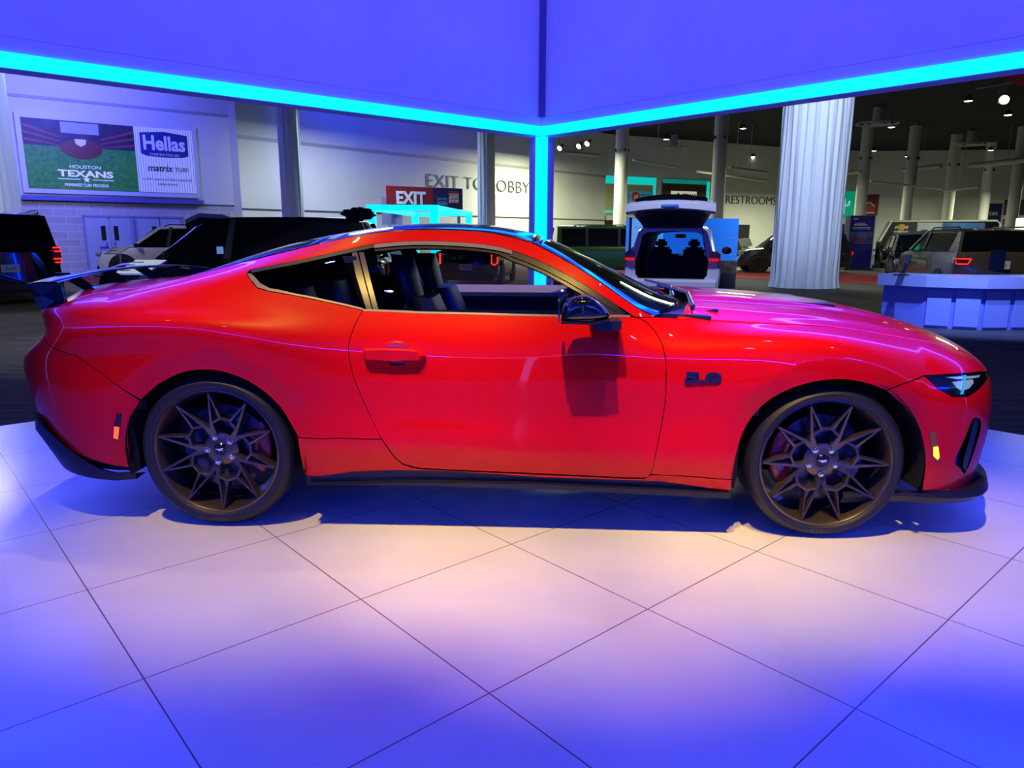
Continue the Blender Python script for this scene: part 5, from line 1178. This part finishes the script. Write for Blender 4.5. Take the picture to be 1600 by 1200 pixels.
mb = MB(); mb.prism([(-.6, .66), (.42, .72), (.42, .4), (-.6, .4)], -.10, .10); mb.build('centre_console', mat('dash_black'), car)
# steering wheel on the far (driver's) side
mb = MB(); c = Vector((.25, .37, .93)); ax = Vector((-.92, 0, .38)).normalized(); a1 = Vector((0, 1, 0)); a2 = ax.cross(a1)
mb.tube([c+(a1*math.cos(q)+a2*math.sin(q))*.185 for q in [2*PI*k/36 for k in range(37)]], .016, 10, False)
for q in (0, PI, 1.5*PI): mb.tube([c-ax*.02, c+(a1*math.cos(q)+a2*math.sin(q))*.18], .014, 8)
mb.ball(tuple(c-ax*.02), .055, 8); mb.tube([c-ax*.02, c-ax*.25], .03, 10)
mb.build('steering_wheel', mat('dash_black'), car, 50)
for s in (-1, 1):
    o = MB(); o.prism([(-.62, .94), (.42, .94), (.5, .90), (.5, .45), (-.62, .45)], s*.80, s*.76); d_ = o.build('door_card', mat('card_black', (.006, .006, .010), .35), car)
    mb = MB(); mb.prism([(s*.835, .995), (s*.71, .955), (s*.70, .93), (s*.835, .92)], -.62, .46, 'YZ')
    mb.build('door_sill', mat('warm_lit_trim', (.55, .47, .30), .3) if s == 1 else mat('card_black'), d_, 30)  # far sill: warm light on dark trim is put into its colour
    mb = MB(); mb.ball((-.50, s*.79, .992), (.009, .009, .02), 6); mb.build('lock_knob', BLK, d_)
    mb = MB(); mb.box((.12, s*.745, .80), (.16, .03, .03), bev=.01); mb.build('inner_handle', CHROME, d_)
    mb = MB(); mb.prism([(-.72, 1.0), (-.66, 1.0), (-.74, 1.22), (-.80, 1.22)], s*.70, s*.66); mb.build('inner_pillar', DARK, car)
mb = MB(); mb.prism([(.62, 1.0), (.35, 1.18), (.36, 1.20), (.64, 1.02)], .0, .001); 
mb2 = MB(); mb2.tube([(.12, 0, 1.27), (.14, 0, 1.22)], .01, 8); mb2.box((.13, 0, 1.19), (.03, .23, .065), bev=.012); mb2.build('rear_view_mirror', BLK, car, 40)
# headliner
e, m_ = resample(roof_e, roof_m, 12); e2 = np.array(e)*np.array([1, .93, 1])-np.array([0, 0, .03]); cap('headliner', e2, np.array(m_)-np.array([0, .045]), mat('headliner', (.02, .02, .025), .8), thick=.006)
# ================================================================== OTHER VEHICLES ON THE SHOW FLOOR
VGL = mat('vehicle_glass', (.004, .005, .009), .06, coat=.5); TYRE = RUB; VRIM = mat('alloy_dark', (.04, .04, .045), .3, metal=.6); PLAS = mat('body_plastic', (.010, .010, .012), .5)
REDG = emis('tail_red_glow', (1, .03, .01), 2.2); TREDD = mat('tail_red', (.25, .004, .006), .15, coat=.5)
def vehicle(label, cat, u, d, az, L, W, H, paint, style='suv', tail='bar', glow=True, plate=True, rails=True, open_gate=False, hood_z=.60, side_pass=True, at=None, rimmat=None, roofpaint=None, name='parked_car', belt=.60, sticker=False, two_tone=None):
    "az = heading, degrees clockwise from straight away from the viewer; u, d = picture column and distance of its middle"
    x0 = (u-800)/FPX*d if at is None else at[0]; y0 = d if at is None else at[1]
    t = thing(name, label, cat, (x0, y0, GZ), math.radians(90-az)); w = W/2; zb = H*belt; zr = H-.02; hl = L/2
    mb = MB()
    if style == 'pickup': prof = [(-.5, .60, .90), (-.49, .62, .97), (-.25, .62, 1), (.1, .62, 1), (.22, .63, 1), (.44, .60, .97), (.495, .50, .86), (.5, .35, .8)]
    elif style == 'boxy': prof = [(-.5, .58, .90), (-.485, .60, .96), (-.2, .60, 1), (.1, .60, 1), (.22, .60, .98), (.46, .58, .95), (.495, .52, .88), (.5, .35, .84)]
    else: prof = [(-.5, .55, .80), (-.485, .605, .93), (-.4, .61, .99), (-.1, .60, 1), (.15, .595, 1), (.24, hood_z, .99), (.40, hood_z-.045, .96), (.47, hood_z-.11, .88), (.5, .36, .72)]
    fine = []
    f1 = nspline([p[0] for p in prof], [p[1] for p in prof]); xs = [p[0] for p in prof]
    rings = []
    def ring(x, zt, k):
        ww = w*k; q = [(-.80*ww, .24), (-.95*ww, .30), (-1.0*ww, .48), (-.985*ww, .62*zt+.1), (-1.0*ww, zt*.86), (-.955*ww, zt-.03), (-.86*ww, zt), (-.4*ww, zt+.012), (0, zt+.018)]
        q = q+[(-a, b) for a, b in reversed(q[:-1])]; return [(x*L, a, b) for a, b in q]
    for i in range(len(prof)): rings.append(ring(prof[i][0], prof[i][1]*H*belt/.60, prof[i][2]))
    mb.ring_loft(rings); body = mb.build('vehicle_body', paint, t, 35)
    gx = {'suv': [(-.487, .02, .93), (-.455, .60, .95), (-.42, .90, 1), (-.36, .97, 1), (-.2, 1., 1), (.0, .99, 1), (.08, .95, 1), (.14, .80, 1), (.275, .02, .98)], 'boxy': [(-.49, .02, .95), (-.485, .5, .96), (-.478, .93, 1), (-.46, .99, 1), (-.2, 1, 1), (.06, .99, 1), (.10, .95, 1), (.15, .6, 1), (.21, .02, .98)], 'pickup': [(-.14, .02, .97), (-.125, .6, .97), (-.10, .93, 1), (-.05, 1., 1), (.05, 1, 1), (.10, .97, 1), (.15, .8, 1), (.26, .02, .98)]}[style]
    gb = .88; gt = .745
    if style == 'boxy': gt = .82
    def gring(x, f, k, o=0.):
        zt = zb+(zr-zb)*f; s = f; hw = w*(gb-(gb-gt)*s)*k; q = [(-w*gb*k, zb-.04), (-hw-o, zt-.05*s-.005), (-hw+.06+o*.5, zt+o), (0, zt+.02*s+o)]; q = q+[(-a, b) for a, b in reversed(q[:-1])]; return [(x*L, a, b) for a, b in q]
    mb = MB(); mb.ring_loft([gring(*g) for g in gx]); mb.build('cabin_glass', VGL, t, 30)
    rp_ = roofpaint or paint
    top = [g for g in gx if g[1] > .88]; mb = MB(); rr_ = []
    for g in top:
        zt = zb+(zr-zb)*g[1]; hw = w*gt*g[2]; q = [(-hw-.012, zt-.075), (-hw-.016, zt-.04), (-hw+.05, zt+.012), (0, zt+.034), (hw-.05, zt+.012), (hw+.016, zt-.04), (hw+.012, zt-.075)]; rr_.append([(g[0]*L, a, b) for a, b in q])
    mb.ring_loft(rr_, True, True); mb.build('roof_panel', rp_, t, 40)
    def side_y(z): return w*(gb-(gb-gt)*(z-zb)/(zr-zb))
    def pillar(poly, m, nm, inn=.05):
        for s in (1, -1):
            mb = MB(); n = len(poly); V = [(x*L, s*(side_y(zb+(zr-zb)*f)+.012), zb+(zr-zb)*f) for x, f in poly]+[(x*L, s*(side_y(zb+(zr-zb)*f)-inn), zb+(zr-zb)*f) for x, f in poly]
            mb.add(V, [tuple(range(n)), tuple(range(2*n-1, n-1, -1))]+[(i, i+n, (i+1) % n+n, (i+1) % n) for i in range(n)]); mb.build(nm, m, t)
    fx, fy = gx[-1][0], top[-1][0]; rx, ry = gx[0][0], top[0][0]
    pillar([(fx+.005, 0.), (fx-.025, 0.), (fy-.02, .95), (fy+.01, .95)], rp_ if style != 'suv' else paint, 'front_pillar')
    if style == 'suv': pillar([(rx-.002, -.05), (-.36, -.03), (-.40, .90), (ry-.01, .9)], paint, 'rear_pillar')
    elif style == 'boxy': pillar([(rx-.002, -.05), (-.455, -.03), (-.455, .95), (ry-.008, .95)], paint, 'rear_pillar'); pillar([(-.27, 0), (-.25, 0), (-.25, .95), (-.27, .95)], PLAS, 'centre_pillar')
    else: pillar([(rx-.002, -.05), (-.09, -.03), (-.07, .92), (ry-.005, .92)], paint, 'rear_pillar')
    pillar([(.02 if style != 'boxy' else -.02, 0), (.045 if style != 'boxy' else .0, 0), (.02 if style != 'boxy' else 0, .95), (.0 if style != 'boxy' else -.02, .95)], PLAS, 'door_pillar')
    if style == 'pickup':
        mb = MB(); mb.box((-.31*L, 0, .62*H+.012), (.34*L, W*.78, .03)); mb.build('bed_cover', PLAS, t)
    R = .36 if H < 1.72 else .39
    for x in (-.305 if style != 'pickup' else -.29, .32 if style != 'pickup' else .34):
        for s in (1, -1):
            Mw = Matrix.Translation((x*L, s*(w-.115), R)) @ Matrix.Rotation(-s*PI/2, 4, 'X')
            mb = MB(); mb.lathe([(0, 0), (R+.07, 0), (R+.07, .118), (0, .118)], 28, Mw); mb.build('wheel_arch', PLAS, t, 40)
            mb = MB(); mb.lathe([(R*.68, -.02), (R-.03, -.02), (R, .01), (R, .10), (R-.03, .135), (R*.70, .135), (R*.66, .12)], 28, Mw); mb.lathe([(0, .10), (R*.69, .10)], 28, Mw); wo = mb.build('wheel', TYRE, t, 40)
            mb = MB(); mb.M = Mw
            for k in range(8):
                a = 2*PI*k/8; mb.add([(R*.1*math.cos(a-.5), R*.1*math.sin(a-.5), .125), (R*.1*math.cos(a+.5), R*.1*math.sin(a+.5), .125), (R*.66*math.cos(a+.13), R*.66*math.sin(a+.13), .13), (R*.66*math.cos(a-.13), R*.66*math.sin(a-.13), .13)], [(0, 1, 2, 3)])
            mb.lathe([(R*.62, .13), (R*.70, .14), (R*.70, .13)], 28); mb.lathe([(0, .135), (R*.14, .13)], 12); ro = mb.build('wheel_rim', rimmat or VRIM, wo)
    # trims, bumpers, lamps
    mb = MB(); mb.box((-hl+.04, 0, .36), (.14, W*.86, .20), bev=.03); mb.build('rear_bumper', PLAS if style != 'suv' else paint, t, 40)
    mb = MB(); mb.box((hl-.05, 0, .36), (.14, W*.78, .20), bev=.03); mb.build('front_bumper', PLAS, t, 40)
    mb = MB(); mb.box((hl-.035, 0, .36*H+.12), (.08, W*.5, .26), bev=.02); mb.build('grille', PLAS, t, 40)
    for s in (1, -1):
        mb = MB(); mb.box((hl-.13, s*w*.72, H*.46), (.22, w*.36, .11), bev=.03); mb.build('headlight', mat('headlamp_glass', (.35, .38, .40), .12, metal=.4), t, 40)
        mb = MB(); mb.box((.22*L, s*(w+.09), zb+.06), (.14, .20, .15), bev=.04); mb.build('door_mirror', PLAS if style != 'mirror' else paint, t, 40)
        mb = MB(); mb.box((.03*L, s*(w*.995), zb-.14), (.16, .03, .025), bev=.006); mb.build('door_handle', paint, t)
        mb = MB(); mb.box((0.02*L, s*(w*.985), .33), (.40*L, .05, .12), bev=.02); mb.build('side_skirt', PLAS, t, 40)
        if style != 'pickup' and tail == 'bar':
            mb = MB(); mb.box((-hl+.06, s*w*.78, zb-.19), (.14, w*.34, .15), bev=.03); tl = mb.build('tail_light', TREDD, t, 40)
            if glow:
                mb = MB(); y1, y0_ = s*w*.62, s*w*.94; z0, z1 = zb-.255, zb-.145; mb.tube([(-hl-.02, y1, z1), (-hl-.0, y0_, z1), (-hl+.0, y0_+s*-.03, z0), (-hl-.02, y1+s*.05, z0), (-hl-.02, y1, z1)], .012, 6); mb.build('light_outline', REDG, tl)
        elif tail == 'tall':
            mb = MB(); mb.box((-hl+.05, s*w*.87, zb-.16), (.16, w*.15, .40), bev=.03); tl = mb.build('tail_light', TREDD, t, 40)
            for q in (zb-.03, zb-.27):
                mb = MB(); mb.tube([(-hl-.035, s*w*.80, q+.04), (-hl-.03, s*w*.93, q+.04), (-hl-.03, s*w*.94, q-.04), (-hl-.035, s*w*.82, q-.04)], .016, 6); mb.build('light_outline', REDG, tl)
        elif tail == 'loop':
            mb = MB(); mb.box((-hl+.05, s*w*.88, zb-.18), (.15, w*.18, .32), bev=.03); tl = mb.build('tail_light', TREDD, t, 40)
            mb = MB(); y1, y2 = s*w*.79, s*w*.97; mb.tube([(-hl-.035, y1, zb-.02), (-hl-.035, y1, zb-.30), (-hl-.035, (y1+y2)/2, zb-.34), (-hl-.02, y2, zb-.28), (-hl-.02, y2, zb-.12)], .024, 6); mb.build('light_outline', REDG, tl)
    if rails:
        for s in (1, -1):
            mb = MB(); y = s*w*gt*.92; mb.tube([(-.36*L, y, zr), (-.34*L, y, zr+.05), (.02*L, y, zr+.055), (.06*L, y, zr-.01)], .018, 8); mb.build('roof_rail', PLAS if paint is not WPAINT else PLAS, t, 40)
    if plate:
        pz = (zb-.42 if belt == .60 else zb-.27) if style != 'pickup' else zb-.40
        mb = MB(); mb.box((-hl-.045, 0, pz), (.02, .34, .17), bev=.004); pl_ = mb.build('licence_plate', mat('plate_white'), t)
        text_on('plate_lettering', 'Ford', frame_M((-hl-.056, 0, pz), (0, -1, 0), (-1, 0, 0)), .20, .075, mat('logo_navy'), pl_, .002, .35)
    if open_gate:
        mb = MB(); w2 = w*.86; hx, hz = -.40*L, zr+.02
        P_ = [(hx, hz-.01), (hx-.35, hz+.13), (hx-.85, hz+.16), (hx-1.18, hz+.02), (hx-1.22, hz-.06)]
        rings = [[(x, -w2*k, z-.09), (x, -w2*k, z), (x, 0, z+.05), (x, w2*k, z), (x, w2*k, z-.09)] for (x, z), k in zip(P_, (1, 1, 1, .96, .8))]; mb.ring_loft(rings); g = mb.build('tailgate', mat('white_paint_car', (.72, .76, .70), .25, coat=.6), t, 40)
        mb = MB(); rings = [[(x, -w2*k*.95, z-.20*q-.09), (x, -w2*k*.95, z-.092), (x, w2*k*.95, z-.092), (x, w2*k*.95, z-.20*q-.09)] for (x, z), k, q in zip(P_, (1, 1, 1, .96, .8), (.6, 1.3, 1.2, .6, .1))]; mb.ring_loft(rings); mb.build('tailgate_lining', PLAS, g)
    if sticker:
        mb = MB(); mb.box((.055*L, side_y(zb+.16)+.016, zb+.15), (.11, .008, .12)); mb.build('window_sticker', mat('sticker_blue', (.3, .5, .8), .5, emit=(.2, .4, .8), es=.4), t)
    return t
WPAINT = mat('white_paint_car', (.72, .76, .70), .25, coat=.6)
BPAINT = mat('black_paint_car', (.004, .004, .007), .10, coat=1)
NPAINT = mat('navy_paint_car', (.006, .007, .03), .12, coat=1)
GPAINT = mat('green_paint_car', (.025, .09, .015), .25, coat=.6)
BRONZE = mat('bronze_paint_car', (.16, .115, .08), .28, metal=.5, coat=.6)
TEALP = mat('slate_paint_car', (.015, .03, .035), .2, coat=1)

vehicle('large black SUV with lit red tail light at the left edge, seen from behind', 'car', 6, 16.6, -39, 5.2, 2.03, 1.98, BPAINT, 'suv', 'tall', at=(-12.35, 17.6))
vehicle('white SUV parked side-on by the grey double doors under the billboard', 'car', 298, 26.0, -98, 5.0, 2.0, 1.78, WPAINT, 'suv', at=(-11.55, 25.6), plate=False)
vehicle('black SUV side-on behind the red coupe, info sign by its nose', 'car', 402, 13.4, -92, 4.95, 2.0, 1.80, BPAINT, 'suv', '', plate=False, sticker=True, rails=False, at=(-4.75, 13.4))
vehicle('dark SUV with raised white tailgate showing above the windscreen of the black SUV', 'car', 540, 17.4, 84, 4.9, 1.95, 1.80, BPAINT, 'suv', open_gate=True, plate=False, rails=False, at=(-4.25, 17.6))
vehicle('black compact pickup seen from behind through the coupe side window', 'car', 737, 22.5, 6, 5.07, 1.86, 1.70, BPAINT, 'pickup', 'loop', name='pickup_truck', rails=False, at=(-1.05, 23.2))
vehicle('dark green boxy off-roader seen side-on beside the cyan light post', 'car', 960, 27.5, 86, 4.85, 1.98, 1.86, GPAINT, 'boxy', plate=False, at=(3.95, 28.2), two_tone=True)
vehicle('dark slate crossover side-on below the RESTROOMS lettering, left of the broad drape', 'car', 1231, 31, -84, 4.6, 1.86, 1.70, TEALP, 'suv', plate=False, at=(11.9, 31.5))
vehicle('black SUV partly hidden between the broad drape and the navy kiosk', 'car', 1300, 38, 60, 4.7, 1.9, 1.75, BPAINT, 'suv', plate=False, at=(17.3, 39.5))
vehicle('dark car with red glowing rear lamp just right of the navy kiosk', 'car', 1385, 29, 20, 4.6, 1.86, 1.60, mat('dark_red_car', (.05, .004, .006), .1, coat=1), 'suv', plate=False, at=(18.7, 34.8))
vehicle('navy blue crossover facing the viewer behind the tablet holder, left of the bronze car', 'car', 1420, 21, 205, 4.6, 1.86, 1.62, NPAINT, 'suv', plate=False, at=(14.3, 25.8))
vehicle('bronze crossover with red glowing rear lamps behind the white counter', 'car', 1535, 17, 13, 4.6, 1.88, 1.69, BRONZE, 'suv', belt=.70, at=(10.99, 17.94))
# green waistline of the off-roader
# crumpled black cover on the roof behind the coupe
p = at_y(578, 350, 14.2); t = None
rnd = random.Random(4); mb = MB()
def crump(i, j):
    a = j*2*PI; b = i*PI; r = 1+.25*math.sin(a*5+b*3)+.18*math.sin(a*9-b*5); return (.24*math.sin(b)*math.cos(a)*r, .20*math.sin(b)*math.sin(a)*r, .09*math.cos(b)*r)
mb.grid(crump, 14, 30); o = mb.build('roof_cover', mat('crumpled_black', (.01, .01, .03), .15, coat=.5), None); o.location = (p[0], 13.2, 1.68)
tag(o, 'crumpled shiny dark cover lying on the rear roof of the black SUV behind the coupe', 'cover')

# ---- white hatchback with open tailgate, seen from behind
hb = thing('parked_hatchback', 'white hatchback SUV with raised tailgate and open empty cargo bay, facing away', 'car', (3.33, 15.35, GZ), math.radians(90-16.5))
# local: x forward (rear face at x = 0), y left
HWm = mat('hatch_white', (.70, .73, .85), .22, coat=.6)
def hring(x, w, zt, zb=.30, belt=1.02, roofw=.70):
    q = [(-w*.92, zb), (-w, zb+.12), (-w*1.0, .70), (-w*.975, belt-.08), (-w*.90, belt), (-w*roofw-.03, zt-.12), (-w*(roofw-.08), zt-.03), (0, zt)]
    return [(x, a, b) for a, b in q]+[(x, -a, b) for a, b in reversed(q[:-1])]
def hole(x, k=1.):
    q = [(-.66, .60), (-.74, .70), (-.75, 1.0), (-.72, 1.06), (-.61, 1.52), (-.52, 1.57), (-.3, 1.59), (0, 1.60)]
    return [(x, a*k, b) for a, b in q]+[(x, -a*k, b) for a, b in reversed(q[:-1])]
mb = MB()
outer = [hring(0, .965, 1.70), hring(.10, .985, 1.725), hring(1.2, .99, 1.75), hring(2.6, .98, 1.74), hring(2.9, .98, 1.70)]
mb.ring_loft([hole(.0), outer[0]]+outer[1:], cap=False)
mb.build('vehicle_body', HWm, hb, 40)
mb = MB(); mb.ring_loft([hole(.0), hole(.06, .97), hole(3.2, .97)], cap=False); mb.build('cargo_bay', mat('bay_black', (.006, .006, .012), .7), hb, 40)
mb = MB(); mb.prism([(3.0, .30), (3.0, 1.02), (3.3, 1.08), (4.3, .95), (4.68, .75), (4.72, .30)], -.93, .93); mb.build('bonnet', HWm, hb, 30)
mb = MB(); mb.box((1.5, 0, .58), (3.0, 1.5, .04)); mb.build('cargo_floor', mat('bay_black'), hb)
mb = MB(); mb.add([(3.3, -.72, 1.06), (3.3, .72, 1.06), (2.75, .60, 1.60), (2.75, -.60, 1.60)], [(0, 1, 2, 3)]); mb.build('windscreen', glass('hatch_glass', (.6, .85, 1.)), hb)
for s in (1, -1):
    mb = MB(); mb.prism([(.02, 1.0), (.10, 1.12), (.30, 1.15), (.28, .98), (.04, .84)], s*.99, s*.86); mb.box((-.015, s*.865, 1.09), (.06, .20, .20), bev=.03); tl = mb.build('tail_light', mat('tail_clear', (.45, .30, .35), .15, coat=.8), hb, 40)
    mb = MB(); mb.box((-.04, s*.865, 1.02), (.03, .20, .06), bev=.008); mb.build('red_band', mat('lamp_red'), tl)
    mb = MB(); mb.ball((2.75, s*1.09, 1.16), (.07, .12, .09), 8); mb.build('door_mirror', PLAS, hb, 60)
    mb = MB(); mb.tube([(.05, s*.66, 1.50), (-.38, s*.60, 1.62)], .012, 6); mb.build('gas_strut', CHROME, hb)
    for x in (.85, 3.75):
        Mw = Matrix.Translation((x, s*(.985-.22), .37)) @ Matrix.Rotation(-s*PI/2, 4, 'X'); mb = MB(); mb.lathe([(.0, .05), (.25, .10), (.34, .0), (.37, .03), (.37, .2), (.34, .225), (.25, .225), (.24, .2), (0, .2)], 28, Mw); mb.build('wheel', TYRE, hb, 40)
    mb = MB(); mb.box((.0, s*.78, .52), (.06, .34, .16), bev=.03); mb.build('bumper_corner', HWm, hb, 40)
mb = MB(); mb.ring_loft([[(x, y, z) for x, z in ((.05, .62), (-.08, .61), (-.13, .56), (-.13, .46), (-.06, .42), (.05, .42))] for y in np.linspace(-.93, .93, 9)]); mb.build('bumper', HWm, hb, 40)
mb = MB(); mb.prism([(-.93, .42), (-.80, .50), (-.62, .36), (.62, .36), (.80, .50), (.93, .42), (.88, .30), (-.88, .30)], -.10, .02, 'YZ'); mb.build('bumper_lower', HWm, hb, 20)
mb = MB(); mb.prism([(-.60, .35), (.60, .35), (.66, .22), (-.66, .22)], -.08, .05, 'YZ'); mb.build('bumper_insert', PLAS, hb)
# raised tailgate: lower (painted) end up and towards the viewer, glass half back to the hinge
g0 = [(-.10, 1.72), (-.55, 1.80), (-.62, 1.88), (-.60, 2.02), (-.52, 2.12), (-.30, 2.20)]
mb = MB()
sec = [(.10, 1.66, .62), (-.12, 1.69, .70), (-.52, 1.76, .86), (-.60, 1.86, .90)]
inner = [(x, z) for x, z, w_ in sec]
mb.ring_loft([[(.06, -.60, 1.70), (.06, .60, 1.70), (.06, .60, 1.73), (.06, -.60, 1.73)], [(-.25, -.68, 1.80), (-.25, .68, 1.80), (-.25, .68, 1.86), (-.25, -.68, 1.86)], [(-.70, -.80, 1.99), (-.70, .80, 1.99), (-.70, .80, 2.16), (-.70, -.80, 2.16)]])
gate = mb.build('tailgate', HWm, hb, 20)
def arcz(y): return -.07*(y/.85)**2
mb = MB(); Y = np.linspace(-.86, .86, 17)
mb.ring_loft([[(x+.05*(y/.86)**2, y, z+arcz(y)) for x, z in ((-.70, 2.02), (-.90, 1.98), (-.98, 2.03), (-.96, 2.13), (-.86, 2.20), (-.70, 2.20))] for y in Y]); mb.build('tailgate_edge', HWm, gate, 40)
mb = MB(); mb.ring_loft([[(x+.05*(y/.86)**2, y*.80, z+arcz(y)) for x, z in ((-.88, 2.20), (-.80, 2.30), (-.60, 2.30), (-.60, 2.2))] for y in Y]); mb.build('rear_glass', VGL, gate, 40)
mb = MB(); mb.add([(-.94, -.72, 1.985), (-.94, .72, 1.985), (-.02, .60, 1.665), (-.02, -.60, 1.665), (-.96, -.66, 1.97), (-.96, .66, 1.97), (-.04, .52, 1.655), (-.04, -.52, 1.655)], [(0, 1, 2, 3), (4, 7, 6, 5)]); mb.build('tailgate_lining', mat('lining_blue_black', (.02, .02, .05), .3), gate)
mb = MB(); mb.box((-1.0, 0, 2.085), (.02, .34, .03)); mb.build('number_lamp_bar', CHROME, gate); 
mb = MB(); mb.box((-.995, 0, 2.03), (.02, .2, .03)); mb.build('latch', PLAS, gate)
for y in (-.37, .37):
    mb = MB(); mb.box((1.75, y, .95), (.14, .48, .60), bev=.05); mb.box((1.72, y, 1.33), (.10, .26, .20), bev=.05); mb.build('front_seat', mat('bay_black'), hb, 40)
mb = MB(); mb.box((.95, 0, .80), (.14, 1.40, .46), bev=.04); o = mb.build('rear_seat', mat('bay_black'), hb, 40)
for y in (-.42, 0, .42):
    mb = MB(); mb.box((.93, y, 1.10 if y else 1.06), (.09, .26, .20 if y else .10), bev=.04); mb.build('headrest', mat('bay_black'), o, 40)
mb = MB(); mb.box((2.6, 0, 1.50), (.04, .26, .09), bev=.02); mb.build('rear_view_mirror', mat('bay_black'), hb, 40)
